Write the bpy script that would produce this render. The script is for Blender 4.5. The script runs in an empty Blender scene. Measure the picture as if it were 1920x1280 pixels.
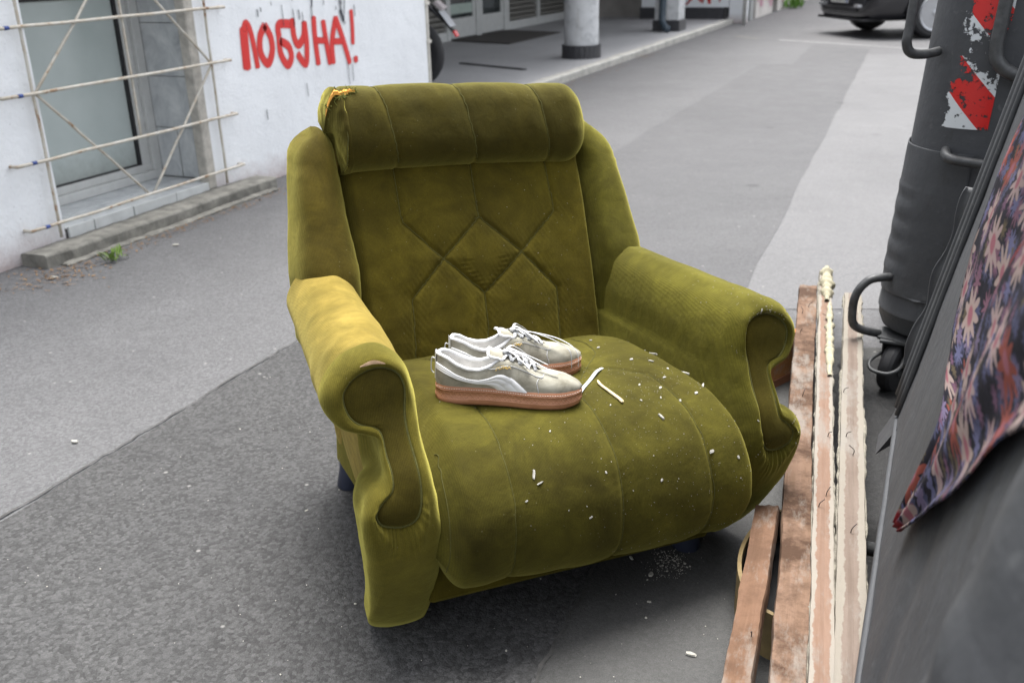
import bpy, bmesh, math, random
import numpy as np
from mathutils import Vector, Matrix
random.seed(7); rng = np.random.default_rng(11)
R = math.radians
scene = bpy.context.scene
# ------------------------------------------------------------------ camera
cam = bpy.data.cameras.new('camera'); camo = bpy.data.objects.new('camera', cam)
scene.collection.objects.link(camo); scene.camera = camo
cam.sensor_width = 36.0; cam.lens = 36.0 * 1800 / 1920; cam.clip_start = 0.05; cam.clip_end = 400
def cam_axes(pitch, roll, yaw):
    c, s = math.cos(pitch), math.sin(pitch)
    r, f, u = Vector((1, 0, 0)), Vector((0, c, -s)), Vector((0, s, c))
    r2 = r * math.cos(roll) + u * math.sin(roll); u2 = u * math.cos(roll) - r * math.sin(roll)
    Z = Matrix.Rotation(yaw, 3, 'Z')
    return Z @ r2, Z @ f, Z @ u2
cr, cf, cu = cam_axes(R(22.0), R(-1.41), R(24.1))
camo.matrix_world = Matrix(((cr.x, cu.x, -cf.x, 0), (cr.y, cu.y, -cf.y, 0), (cr.z, cu.z, -cf.z, 1.25), (0, 0, 0, 1)))
cam.dof.use_dof = True; cam.dof.focus_distance = 1.9; cam.dof.aperture_fstop = 5.0
# ------------------------------------------------------------------ sky, sun, exposure
w = bpy.data.worlds.new('World'); scene.world = w; w.use_nodes = True
wt = w.node_tree; wt.nodes.clear()
sky = wt.nodes.new('ShaderNodeTexSky'); sky.sky_type = 'NISHITA'; sky.sun_disc = False
SUN_EL, SUN_AZ = 73.0, 335.0          # azimuth clockwise from +Y
sky.sun_elevation = R(SUN_EL); sky.sun_rotation = R(SUN_AZ)
sky.air_density = 1.0; sky.dust_density = 4.0; sky.ozone_density = 1.0
hs = wt.nodes.new('ShaderNodeHueSaturation'); hs.inputs['Saturation'].default_value = 0.22
bg = wt.nodes.new('ShaderNodeBackground'); bg.inputs['Strength'].default_value = 0.11
wo = wt.nodes.new('ShaderNodeOutputWorld')
wt.links.new(sky.outputs[0], hs.inputs['Color']); wt.links.new(hs.outputs[0], bg.inputs['Color']); wt.links.new(bg.outputs[0], wo.inputs[0])
sl = bpy.data.lights.new('sun', 'SUN'); sl.energy = 1.5; sl.angle = R(30); sl.color = (1, 0.97, 0.93)
so = bpy.data.objects.new('sun', sl); scene.collection.objects.link(so)
sd = Vector((math.sin(R(SUN_AZ)) * math.cos(R(SUN_EL)), math.cos(R(SUN_AZ)) * math.cos(R(SUN_EL)), math.sin(R(SUN_EL))))
so.rotation_euler = sd.to_track_quat('Z', 'Y').to_euler()
vs = scene.view_settings; vs.view_transform = 'Standard'; vs.look = 'None'; vs.exposure = 1.98; vs.gamma = 1
vs.use_curve_mapping = False
scene.cycles.use_denoising = True
scene.cycles.max_bounces = 6; scene.cycles.diffuse_bounces = 3; scene.cycles.glossy_bounces = 3; scene.cycles.transparent_max_bounces = 12

# ------------------------------------------------------------------ helpers
COL = scene.collection
def link(o, parent=None):
    COL.objects.link(o)
    if parent is not None: o.parent = parent
    return o
def thing(name, label, cat, loc=(0, 0, 0), rot=(0, 0, 0), group=None):
    o = bpy.data.objects.new(name, None); link(o); o.empty_display_size = 0.1
    o.location = loc; o.rotation_euler = rot; o['label'] = label; o['category'] = cat
    if group: o['group'] = group
    return o
def tag(o, label=None, cat=None, group=None, kind=None):
    if label: o['label'] = label
    if cat: o['category'] = cat
    if group: o['group'] = group
    if kind: o['kind'] = kind
    return o
def mesh(name, V, F, mat=None, parent=None, smooth=False, uv=None, attr=None):
    me = bpy.data.meshes.new(name)
    me.from_pydata([tuple(map(float, v)) for v in V], [], [tuple(int(i) for i in f) for f in F])
    if mat: me.materials.append(mat)
    if smooth: me.polygons.foreach_set('use_smooth', [True] * len(me.polygons))
    if uv is not None:
        ul = me.uv_layers.new(name='uv'); li = np.zeros(len(me.loops), dtype=np.int32); me.loops.foreach_get('vertex_index', li)
        ul.data.foreach_set('uv', np.asarray(uv, dtype=np.float32)[li].ravel())
    if attr is not None:
        for k, a in attr.items():
            at = me.attributes.new(k, 'FLOAT', 'POINT'); at.data.foreach_set('value', np.asarray(a, dtype=np.float32))
    me.update()
    return link(bpy.data.objects.new(name, me), parent)
def gridfaces(nu, nv, cu_=False, cv_=False):
    F = []
    for i in range(nu if cu_ else nu - 1):
        for j in range(nv if cv_ else nv - 1):
            a = i * nv + j; b = ((i + 1) % nu) * nv + j
            c = ((i + 1) % nu) * nv + (j + 1) % nv; d = i * nv + (j + 1) % nv
            F.append((a, b, c, d))
    return F
def fixn(o, outward=None):
    bm = bmesh.new(); bm.from_mesh(o.data); bmesh.ops.recalc_face_normals(bm, faces=bm.faces); bm.to_mesh(o.data); bm.free(); return o
def crom(P, n, closed=False):
    """Catmull-Rom, n samples per span"""
    P = np.asarray(P, float); m = len(P); out = []
    for i in range(m if closed else m - 1):
        if closed: p0, p1, p2, p3 = P[(i - 1) % m], P[i], P[(i + 1) % m], P[(i + 2) % m]
        else: p0, p1, p2, p3 = P[max(i - 1, 0)], P[i], P[i + 1], P[min(i + 2, m - 1)]
        for k in range(n):
            t = k / n
            out.append(0.5 * ((2 * p1) + (-p0 + p2) * t + (2 * p0 - 5 * p1 + 4 * p2 - p3) * t * t + (-p0 + 3 * p1 - 3 * p2 + p3) * t ** 3))
    if not closed: out.append(P[-1])
    return np.array(out)
def arcsample(P, n):
    P = np.asarray(P, float); d = np.r_[0, np.cumsum(np.linalg.norm(np.diff(P, axis=0), axis=1))]
    t = np.linspace(0, d[-1], n)
    return np.stack([np.interp(t, d, P[:, k]) for k in range(P.shape[1])], 1)
def interp(x, xs, ys): return np.interp(x, xs, ys)
def sm(a, b, x): t = np.clip((x - a) / (b - a), 0, 1); return t * t * (3 - 2 * t)
class MB:
    def __init__(s): s.V = []; s.F = []
    def add(s, V, F):
        b = len(s.V); s.V += [tuple(v) for v in V]; s.F += [tuple(i + b for i in f) for f in F]; return s
    def box(s, x0, x1, y0, y1, z0, z1, M=None, taper=1.0):
        V = [(x, y, z) for z in (z0, z1) for y in (y0, y1) for x in (x0, x1)]
        if taper != 1.0:
            cx_, cy_ = (x0 + x1) / 2, (y0 + y1) / 2
            V = [((x - cx_) * (taper if z == z1 else 1) + cx_, (y - cy_) * (taper if z == z1 else 1) + cy_, z) for x, y, z in V]
        if M is not None: V = [tuple(M @ Vector(v)) for v in V]
        return s.add(V, [(0, 2, 3, 1), (4, 5, 7, 6), (0, 1, 5, 4), (2, 6, 7, 3), (0, 4, 6, 2), (1, 3, 7, 5)])
    def tube(s, P, r, n=10, closed=False, caps=True, flat=None):
        P = np.asarray(P, float); m = len(P); rs = np.broadcast_to(np.asarray(r, float), (m,))
        T = np.gradient(P, axis=0) if not closed else np.roll(P, -1, 0) - np.roll(P, 1, 0)
        T /= np.linalg.norm(T, axis=1)[:, None] + 1e-12
        ref = np.array([0, 0, 1.0]) if abs(T[0, 2]) < 0.9 else np.array([1.0, 0, 0])
        N = ref - T[0] * (ref @ T[0]); N /= np.linalg.norm(N); V = []
        for i in range(m):
            N = N - T[i] * (N @ T[i]); N /= np.linalg.norm(N) + 1e-12; B = np.cross(T[i], N)
            for k in range(n):
                a = 2 * math.pi * k / n
                ca, sa = math.cos(a), math.sin(a)
                if flat: ca *= flat
                V.append(P[i] + rs[i] * (ca * N + sa * B))
        F = gridfaces(m, n, closed, True)
        if caps and not closed: F += [tuple(range(n))[::-1], tuple((m - 1) * n + k for k in range(n))]
        return s.add(V, F)
    def cyl(s, p0, p1, r0, r1=None, n=20): return s.tube([p0, p1], [r0, r0 if r1 is None else r1], n)
    def lathe(s, prof, n=32, axis='Z', c=(0, 0, 0)):
        V = []
        for r_, h in prof:
            for k in range(n):
                a = 2 * math.pi * k / n; x, y, z = r_ * math.cos(a), r_ * math.sin(a), h
                if axis == 'Y': x, y, z = x, h, y
                if axis == 'X': x, y, z = h, x, y
                V.append((x + c[0], y + c[1], z + c[2]))
        F = gridfaces(len(prof), n, False, True)
        F += [tuple(range(n))[::-1], tuple((len(prof) - 1) * n + k for k in range(n))]
        return s.add(V, F)
    def build(s, name, mat, parent=None, smooth=False, bevel=0, seg=2, M=None, auto=None):
        V = s.V if M is None else [tuple(M @ Vector(v)) for v in s.V]
        o = mesh(name, V, s.F, mat, parent, smooth)
        bm = bmesh.new(); bm.from_mesh(o.data); bmesh.ops.recalc_face_normals(bm, faces=bm.faces)
        if bevel: bmesh.ops.bevel(bm, geom=[e for e in bm.edges if e.calc_face_angle(0) > 0.5], offset=bevel, segments=seg, affect='EDGES', profile=0.5)
        if auto is not None:
            for f in bm.faces: f.smooth = True
            for e in bm.edges:
                if e.calc_face_angle(0) > auto: e.smooth = False
        bm.to_mesh(o.data); bm.free()
        return o
# ------------------------------------------------------------------ materials
class NT:
    def __init__(s, name):
        s.m = bpy.data.materials.new(name); s.m.use_nodes = True; s.t = s.m.node_tree
        s.b = s.t.nodes['Principled BSDF']; s.out = s.t.nodes['Material Output']; s._c = {}
    def n(s, ty, **kw):
        nd = s.t.nodes.new(ty)
        for k, v in kw.items(): setattr(nd, k, v)
        return nd
    def l(s, a, b): s.t.links.new(a, b)
    def co(s, which='Object', scale=None):
        if 'tc' not in s._c: s._c['tc'] = s.n('ShaderNodeTexCoord')
        o = s._c['tc'].outputs[which]
        if scale is None: return o
        mp = s.n('ShaderNodeMapping'); mp.inputs['Scale'].default_value = scale; s.l(o, mp.inputs[0]); return mp.outputs[0]
    def noise(s, sc, det=3, ro=0.55, co=None, dist=0, out='Fac'):
        nd = s.n('ShaderNodeTexNoise'); nd.inputs['Scale'].default_value = sc; nd.inputs['Detail'].default_value = det
        nd.inputs['Roughness'].default_value = ro; nd.inputs['Distortion'].default_value = dist; s.l(co or s.co(), nd.inputs['Vector']); return nd.outputs[out]
    def vor(s, sc, co=None, feat='F1', out='Distance', rand=1):
        nd = s.n('ShaderNodeTexVoronoi', feature=feat); nd.inputs['Scale'].default_value = sc; nd.inputs['Randomness'].default_value = rand
        s.l(co or s.co(), nd.inputs['Vector']); return nd.outputs[out]
    def ramp(s, fac, stops, interp='LINEAR'):
        nd = s.n('ShaderNodeValToRGB'); cr_ = nd.color_ramp; cr_.interpolation = interp
        while len(cr_.elements) < len(stops): cr_.elements.new(0.5)
        for e, (p, c) in zip(cr_.elements, stops):
            e.position = p; e.color = (c, c, c, 1) if isinstance(c, (int, float)) else (*c, 1)
        s.l(fac, nd.inputs[0]); return nd.outputs[0]
    def mix(s, fac, a, b, mode='MIX'):
        nd = s.n('ShaderNodeMix', data_type='RGBA', blend_type=mode)
        for i, v in ((0, fac), (6, a), (7, b)):
            if hasattr(v, 'links'): s.l(v, nd.inputs[i])
            elif i == 0: nd.inputs[0].default_value = v
            else: nd.inputs[i].default_value = (*v, 1)
        return nd.outputs[2]
    def math(s, op, a, b=0.0, c=None):
        nd = s.n('ShaderNodeMath', operation=op)
        for i, v in enumerate((a, b) if c is None else (a, b, c)):
            if hasattr(v, 'links'): s.l(v, nd.inputs[i])
            else: nd.inputs[i].default_value = v
        return nd.outputs[0]
    def bump(s, h, strength=0.3, dist=0.01, chain=None):
        nd = s.n('ShaderNodeBump'); nd.inputs['Strength'].default_value = strength; nd.inputs['Distance'].default_value = dist
        s.l(h, nd.inputs['Height'])
        if chain is not None: s.l(chain, nd.inputs['Normal'])
        return nd.outputs[0]
    def fin(s, col=None, rough=None, nor=None, metal=None, spec=None, **kw):
        b = s.b
        def put(k, v):
            if v is None: return
            if hasattr(v, 'links'): s.l(v, b.inputs[k])
            else: b.inputs[k].default_value = (*v, 1) if isinstance(v, tuple) and len(v) == 3 else v
        put('Base Color', col); put('Roughness', rough); put('Normal', nor); put('Metallic', metal); put('Specular IOR Level', spec)
        for k, v in kw.items(): put(k, v)
        return s.m
def simple(name, col, rough=0.6, var=0.15, sc=20, bump=0.15, bd=0.003, metal=0.0, spec=0.5):
    t = NT(name); f = t.noise(sc, 4, 0.6)
    c = t.ramp(f, [(0.3, tuple(x * (1 - var) for x in col)), (0.7, tuple(min(1, x * (1 + var)) for x in col))])
    return t.fin(c, rough, t.bump(t.noise(sc * 3, 3), bump, bd) if bump else None, metal, spec)

def m_asphalt(name, c0, c1, stone, coarse, bumpd, dark=0.5):
    t = NT(name); co = t.co()
    wc = t.mix(.012, co, t.noise(30, 3, out='Color')); v = t.vor(coarse, co=wc, out='Color'); vd = t.math('ADD', t.math('MULTIPLY', t.vor(coarse, co=wc, out='Distance'), .6), t.math('MULTIPLY', t.vor(coarse * 2.3, out='Distance'), .45))
    sep = t.n('ShaderNodeSeparateColor'); t.l(v, sep.inputs[0])
    big = t.noise(0.9, 6, 0.7, dist=0.5); mid = t.noise(5, 6, 0.72)
    base = t.ramp(t.math('ADD', t.math('MULTIPLY', big, 0.55), t.math('MULTIPLY', mid, 0.45)), [(0.35, c0), (0.65, c1)])
    st = t.ramp(sep.outputs[0], [(0.0, 1 - stone), (0.5, 1.0), (1.0, 1 + stone * 0.9)])
    col = t.mix(1.0, base, st, 'MULTIPLY')
    gap = t.ramp(vd, [(0.30, 1.0), (0.75, dark)])
    col = t.mix(1.0, col, gap, 'MULTIPLY')
    fine = t.noise(420, 2, 0.6)
    col = t.mix(1.0, col, t.ramp(fine, [(0.3, 0.75), (0.7, 1.25)]), 'MULTIPLY')
    # pale specks and dark spots of old gum and oil
    sp = t.vor(9, out='Distance'); col = t.mix(t.ramp(sp, [(0.035, 0.55), (0.06, 0.0)]), col, (0.30, 0.295, 0.28))
    spots = t.vor(1.7, out='Distance'); col = t.mix(t.ramp(spots, [(0.04, 0.6), (0.09, 0.0)]), col, tuple(x * 0.45 for x in c0))
    h = t.math('ADD', t.math('MULTIPLY', vd, -1.0), t.math('MULTIPLY', fine, 0.5))
    return t.fin(col, t.ramp(mid, [(0.3, 0.62), (0.7, 0.85)]), t.bump(h, 0.55, bumpd), spec=0.35)
M_ASPH = m_asphalt('asphalt_pale', (0.084, 0.084, 0.087), (0.118, 0.118, 0.1215), 0.24, 130, 0.0025, 0.85)
M_STRIP = m_asphalt('asphalt_coarse', (0.041, 0.041, 0.042), (0.070, 0.070, 0.070), 0.42, 115, 0.004, 0.72)
M_FARS = m_asphalt('asphalt_far_strip', (0.072, 0.072, 0.075), (0.095, 0.095, 0.098), 0.15, 120, 0.003, 0.85)
M_RIGHT = m_asphalt('asphalt_bleached', (0.104, 0.104, 0.107), (0.138, 0.138, 0.141), 0.14, 130, 0.002, 0.9)
M_SLAB = m_asphalt('asphalt_smooth', (0.048, 0.048, 0.047), (0.072, 0.072, 0.070), 0.12, 150, 0.0018, 0.9)

def m_wall(name, col, dirt):
    t = NT(name); f = t.noise(2.2, 6, 0.65); c = t.ramp(f, [(0.3, tuple(x * 0.9 for x in col)), (0.7, col)])
    sep = t.n('ShaderNodeSeparateXYZ'); t.l(t.co(), sep.inputs[0])
    low = t.math('MULTIPLY', t.ramp(t.math('ADD', sep.outputs[2], t.math('MULTIPLY', t.noise(7, 5, 0.7), 0.22)), [(0.10, 1.0), (0.27, 0.0)]), 0.75)
    c = t.mix(low, c, dirt)
    stn = t.noise(3.5, 5, 0.7, co=t.co(scale=(5, 5, 0.7)))
    c = t.mix(t.ramp(stn, [(0.6, 0.0), (0.78, 0.35)]), c, tuple(x * 0.62 for x in col))
    ps = t.vor(26, out='Distance'); c = t.mix(t.ramp(ps, [(0.05, 0.5), (0.1, 0.0)]), c, (0.3, 0.3, 0.3))
    h = t.noise(55, 6, 0.7); h2 = t.noise(9, 3, 0.5)
    return t.fin(c, 0.85, t.bump(h, 0.45, 0.012, t.bump(h2, 0.3, 0.02)), spec=0.25)
M_WALL = m_wall('white_plaster', (0.83, 0.855, 0.88), (0.36, 0.26, 0.24))
M_CONC = simple('step_concrete', (0.165, 0.160, 0.142), 0.9, 0.4, 14, 0.6, 0.006)
M_CONCL = simple('kerb_concrete', (0.40, 0.39, 0.36), 0.9, 0.25, 9, 0.5, 0.006)
M_ARC = m_asphalt('arcade_asphalt', (0.30, 0.30, 0.305), (0.37, 0.37, 0.375), 0.1, 140, 0.0015, 0.9)
M_ALU = simple('window_aluminium', (0.52, 0.53, 0.52), 0.45, 0.08, 15, 0.05)
M_BLACK = simple('black_rubber', (0.018, 0.018, 0.02), 0.6, 0.25, 40, 0.15)
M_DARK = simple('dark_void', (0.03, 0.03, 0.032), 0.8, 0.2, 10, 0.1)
def m_tile():
    t = NT('mottled_tile'); f = t.noise(9, 6, 0.7, co=t.co(scale=(1, 1, 0.6)), dist=0.8)
    c = t.ramp(f, [(0.3, (0.36, 0.38, 0.40)), (0.52, (0.52, 0.54, 0.55)), (0.72, (0.66, 0.67, 0.67))])
    return t.fin(c, 0.42, None, spec=0.45)
M_TILE = m_tile()
M_WTILE = simple('white_glazed_tile', (0.55, 0.57, 0.57), 0.3, 0.12, 12, 0.05)
M_GROUT = simple('tile_bed', (0.16, 0.16, 0.155), 0.9, 0.2, 30, 0.2)
def m_frost():
    t = NT('frosted_pane'); f = t.noise(2.0, 4, 0.6)
    c = t.ramp(f, [(0.3, (0.40, 0.455, 0.445)), (0.7, (0.49, 0.545, 0.535))])
    sep = t.n('ShaderNodeSeparateXYZ'); t.l(t.co(), sep.inputs[0])
    dirt = t.ramp(t.math('ADD', sep.outputs[2], t.math('MULTIPLY', t.noise(22, 5, 0.7), 0.2)), [(0.26, 0.6), (0.42, 0.0)])
    c = t.mix(dirt, c, (0.22, 0.225, 0.20))
    return t.fin(c, t.ramp(f, [(0.3, 0.12), (0.7, 0.22)]), None, spec=0.5)
M_FROST = m_frost()
def m_rusty():
    t = NT('rusty_white_paint'); f = t.noise(16, 6, 0.7); g = t.noise(3, 3)
    k = t.math('ADD', f, t.math('MULTIPLY', g, 0.4))
    c = t.ramp(k, [(0.60, (0.50, 0.48, 0.43)), (0.80, (0.42, 0.37, 0.30)), (0.86, (0.24, 0.12, 0.05)), (0.95, (0.11, 0.055, 0.03))])
    return t.fin(c, t.ramp(k, [(0.6, 0.5), (0.8, 0.9)]), t.bump(f, 0.4, 0.003))
M_RUST = m_rusty()
M_BLUE = simple('blue_paint', (0.03, 0.06, 0.22), 0.6)
def m_spray(name, col, soft=0.5):
    t = NT(name); a = t.n('ShaderNodeAttribute', attribute_name='spray')
    g = t.noise(240, 2, 0.7); al = t.math('ADD', a.outputs['Fac'], t.math('MULTIPLY', t.math('SUBTRACT', g, 0.5), 0.55))
    al = t.ramp(al, [(soft - 0.28, 0.0), (soft + 0.22, 0.94)])
    c = t.mix(t.noise(14, 3), tuple(x * 0.86 for x in col), col)
    t.fin(c, 0.6, spec=0.3); t.l(al, t.b.inputs['Alpha']); return t.m
M_RED = m_spray('red_spray_paint', (0.72, 0.045, 0.04))
M_BLKSPRAY = m_spray('black_spray_paint', (0.04, 0.045, 0.06))
M_PINK = m_spray('pink_spray_paint', (0.55, 0.16, 0.30))
# ------------------------------------------------------------------ ground
def sheet(name, pts, z, mat):
    return tag(mesh(name, [(x, y, z) for x, y in pts], [tuple(range(len(pts)))], mat), kind='structure')
sheet('ground', [(-70, -30), (70, -30), (70, 150), (-70, 150)], 0.0, M_ASPH)
def wob(a, b, n, amp):
    a, b = np.array(a, float), np.array(b, float); d = (b - a) / np.linalg.norm(b - a); nn = np.array([-d[1], d[0]]); L = []
    for i in range(n):
        t = i / n; L.append(tuple(a + (b - a) * t + nn * amp * (rng.random() - 0.5) * 2 * (i > 0)))
    return L
strip_pts = wob((-0.47, -1.5), (-0.61, 3.3), 44, 0.006) + wob((-0.61, 3.3), (-1.97, 3.5), 12, 0.006) + wob((-1.97, 3.5), (-1.95, -1.5), 60, 0.007)
far_pts = wob((-0.61, 3.302), (-0.95, 13.6), 30, 0.012) + wob((-0.95, 13.6), (-1.72, 14.1), 4, 0.02) \
    + wob((-1.72, 14.1), (-1.62, 11.6), 5, 0.02) + wob((-1.62, 11.6), (-1.98, 11.6), 3, 0.02) + wob((-1.98, 11.6), (-1.97, 3.502), 24, 0.012) + [(-1.97, 3.502)]
sheet('pavement_strip', strip_pts, 0.004, M_STRIP)
sheet('far_pavement_strip', far_pts, 0.0036, M_FARS)
sheet('right_pavement', [(-0.62, 3.4), (1.0, 4.0), (6, 4.0), (6, 13.0), (-0.93, 13.0)], 0.002, M_RIGHT)
def joint(name, line, wd, z, mat):
    P_ = np.array(line); n_ = np.stack([-np.gradient(P_[:, 1]), np.gradient(P_[:, 0])], 1); n_ /= np.linalg.norm(n_, axis=1)[:, None] + 1e-9
    w_ = wd * (.5 + rng.random(len(P_)))[:, None]; V = [(*(p - n * w * .5), z) for p, n, w in zip(P_, n_, w_)] + [(*(p + n * w * .5), z) for p, n, w in zip(P_, n_, w_)]; m_ = len(P_)
    return tag(mesh(name, V, [(i, i + 1, m_ + i + 1, m_ + i) for i in range(m_ - 1)], mat), kind='structure')
M_TAR = simple('joint_tar', (0.050, 0.049, 0.047), 0.8, 0.4, 40, 0.5, 0.004)
joint('pavement_joint', wob((-1.955, -1.5), (-1.985, 3.5), 150, 0.006), .0055, .0052, M_TAR)
joint('pavement_joint', wob((-0.472, -1.5), (-0.607, 3.3), 120, 0.006), .006, .0052, M_TAR)
joint('pavement_crack', wob((-3.3, 4.9), (-2.0, 5.6), 40, 0.03), .007, .003, M_TAR)
sheet('pavement_slab', [(-0.605, 3.0), (-0.475, -1.5), (3.0, -1.5), (3.0, 3.6), (1.0, 4.2), (0.2, 3.3)], 0.0028, M_SLAB)
# ------------------------------------------------------------------ white street building
bld = thing('street_building', 'white plastered building with red graffiti and a barred low window', 'building', (-3.7, 3.0, 0))
def inb(mb, name, mat, **kw): return mb.build(name, mat, bld, M=Matrix.Translation((3.7, -3.0, 0)), **kw)
fac = MB()
fac.box(-4.6, -3.7, -8, 3.16, 0, 4.2).box(-7.0, -3.7, 4.24, 6.8, 0, 4.2).box(-4.6, -3.7, 3.16, 4.24, 1.36, 4.2).box(-4.6, -3.72, 3.16, 4.24, -0.02, 0.085).box(-4.6, -4.3, 3.16, 4.24, 0.085, 1.36)
inb(fac, 'facade', M_WALL)
ed = MB().box(-3.76, -3.694, 4.17, 4.238, 0.06, 1.36); inb(ed, 'corner_bead', simple('bare_plaster_edge', (0.42, 0.40, 0.36), 0.9, 0.25, 20, 0.4), bevel=0.008)
# reveal tiles
zs_ = [0.108, 0.385, 0.665, 0.945, 1.225, 1.358]
for i in range(5):
    cols = [(-4.07, -3.765)] if i else [(-4.07, -3.925), (-3.921, -3.765)]
    for a, b in cols:
        inb(MB().box(a + 0.0015, b - 0.0015, 4.226 + rng.random() * 0.003, 4.2405, zs_[i] + 0.002, zs_[i + 1] - 0.002), 'reveal_tile', M_TILE, bevel=0.0015, seg=1)
inb(MB().box(-4.08, -3.765, 4.232, 4.2402, 0.09, 1.36), 'tile_bed', M_GROUT)
inb(MB().box(-4.12, -3.705, 3.165, 4.235, 0.0852, 0.094), 'tile_bed', M_GROUT)
ys_ = [3.165, 3.30, 3.62, 3.93, 4.17, 4.235]
for i in range(5):
    for a, b in ((-4.10, -3.90), (-3.897, -3.70)):
        inb(MB().box(a, b, ys_[i] + 0.0015, ys_[i + 1] - 0.0015, 0.0935, 0.101 + rng.random() * 0.002), 'sill_tile', M_TILE, bevel=0.0015, seg=1)
yf_ = [3.17, 3.33, 3.59, 3.90, 4.165]
for i in range(4):
    inb(MB().box(-3.6995 , -3.688 + rng.random() * 0.004, yf_[i] + 0.003, yf_[i + 1] - 0.003, 0.028, 0.1055), 'edge_tile', M_WTILE, bevel=0.003)
# window: frame, gasket, panes
win = MB()
X0 = -4.10
win.box(X0 - 0.03, X0 + 0.035, 3.17, 4.225, 0.103, 0.150).box(X0 - 0.03, X0 + 0.012, 3.17, 4.225, 0.150, 0.190)
win.box(X0 - 0.03, X0 + 0.035, 4.165, 4.225, 0.15, 1.355).box(X0 - 0.03, X0 + 0.012, 4.105, 4.165, 0.19, 1.355)
win.box(X0 - 0.03, X0 + 0.035, 3.17, 3.23, 0.15, 1.355).box(X0 - 0.03, X0 + 0.012, 3.23, 3.285, 0.19, 1.355)
win.box(X0 - 0.03, X0 + 0.02, 3.285, 4.105, 1.10, 1.16)
wino = inb(win, 'window', M_ALU, bevel=0.004)
gk = MB().box(X0 - 0.025, X0 + 0.004, 4.085, 4.105, 0.19, 1.10).box(X0 - 0.025, X0 + 0.004, 3.285, 3.30, 0.19, 1.10).box(X0 - 0.025, X0 + 0.004, 3.30, 4.085, 1.085, 1.10).box(X0 - 0.025, X0 + 0.002, 3.30, 4.085, 0.19, 0.198)
g = gk.build('gasket', M_BLACK, wino, M=Matrix.Translation((3.7, -3.0, 0)))
for a, b in ((0.198, 1.085), (1.16, 1.355)):
    MB().box(X0 - 0.022, X0 - 0.012, 3.30 if a < 1 else 3.285, 4.085 if a < 1 else 4.105, a, b).build('pane', M_FROST, wino, M=Matrix.Translation((3.7, -3.0, 0)))
# graffiti on the wall (x = -3.7)
def stroke(pts, wd, x=-3.697, plane='x', n=8):
    P = crom(pts, n); P = arcsample(P, max(6, int(len(P)))); m = len(P)
    T = np.gradient(P, axis=0); T /= np.linalg.norm(T, axis=1)[:, None] + 1e-9; N = np.stack([-T[:, 1], T[:, 0]], 1)
    P = np.vstack([P[0] - T[0] * wd * 0.5, P, P[-1] + T[-1] * wd * 0.5]); N = np.vstack([N[0], N, N[-1]])
    off = np.array([-1, -0.72, 0, 0.72, 1]); al = np.array([0, 0.62, 1, 0.62, 0]); V = []; A = []
    for i in range(len(P)):
        e = 0.0 if i in (0, len(P) - 1) else 1.0; wv = wd * (0.55 if e == 0 else 1.0)
        for o_, a_ in zip(off, al):
            q = P[i] + N[i] * o_ * wv; V.append((x, q[0], q[1]) if plane == 'x' else (q[0], x, q[1])); A.append(a_ * e)
    return V, gridfaces(len(P), 5), A
def graffiti(name, strokes, mat, parent, M, x, plane='x', step=0.00025):
    V, F, A = [], [], []
    for k, (pts, wd) in enumerate(strokes):
        v, f, a = stroke(pts, wd, x + step * k, plane); b = len(V); V += v; F += [tuple(i + b for i in q) for q in f]; A += a
    V = [tuple(M @ Vector(v)) for v in V]
    return mesh(name, V, F, mat, parent, attr={'spray': A})
MBLD = Matrix.Translation((3.7, -3.0, 0))
W_ = 0.033
red = [([(4.635, .885), (4.63, .8), (4.625, .67)], .046), ([(4.635, .88), (4.66, .915), (4.69, .88), (4.71, .78), (4.722, .665)], .028),
       ([(4.83, .89), (4.775, .83), (4.765, .74), (4.82, .675), (4.875, .74), (4.875, .82), (4.83, .89)], W_),
       ([(5.10, .90), (5.09, .882), (4.965, .885), (4.955, .81), (4.955, .72), (5.01, .648), (5.058, .69), (5.04, .755), (4.965, .79)], W_),
       ([(5.105, .905), (5.105, .81), (5.14, .755), (5.205, .80), (5.225, .88)], W_), ([(5.225, .88), (5.23, .75), (5.20, .635), (5.125, .70)], W_),
       ([(5.33, .905), (5.325, .78), (5.335, .62)], W_), ([(5.43, .875), (5.445, .75), (5.468, .61)], W_), ([(5.33, .765), (5.445, .755)], .026),
       ([(5.505, .61), (5.51, .74), (5.575, .885)], W_), ([(5.575, .885), (5.635, .76), (5.70, .59)], W_), ([(5.53, .742), (5.63, .735)], .026),
       ([(5.765, .92), (5.765, .81), (5.755, .71)], .028), ([(5.775, .62), (5.777, .592)], .034)]
graffiti('graffiti', red, M_RED, bld, MBLD, -3.697)
blk = []
for i in range(22):
    y = 4.72 + rng.random() * 1.15; z = 0.94 + rng.random() * 0.14; L = 0.02 + rng.random() ** 2 * 0.11
    blk.append(([(y, z), (y + 0.004, z - L * 0.5), (y + 0.002 * rng.normal(), z - L)], 0.003 + rng.random() * 0.003))
blk += [([(5.60, 1.10), (5.665, .86), (5.68, .85)], .006), ([(5.63, .93), (5.66, .86)], .015), ([(5.69, 1.0), (5.665, .865)], .006), ([(5.67, .60), (5.672, .45)], .004), ([(5.72, .58), (5.725, .47)], .004), ([(4.75, .42), (4.752, .36)], .005), ([(5.18, .52), (5.185, .44)], .004),
        ([(4.9, 1.1), (5.0, 1.06), (5.12, 1.085), (5.25, 1.06)], .012)]
for k_, b_ in enumerate(blk): graffiti('paint_run', [b_], M_BLKSPRAY, bld, MBLD, -3.6930 + .0001 * k_)
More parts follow.
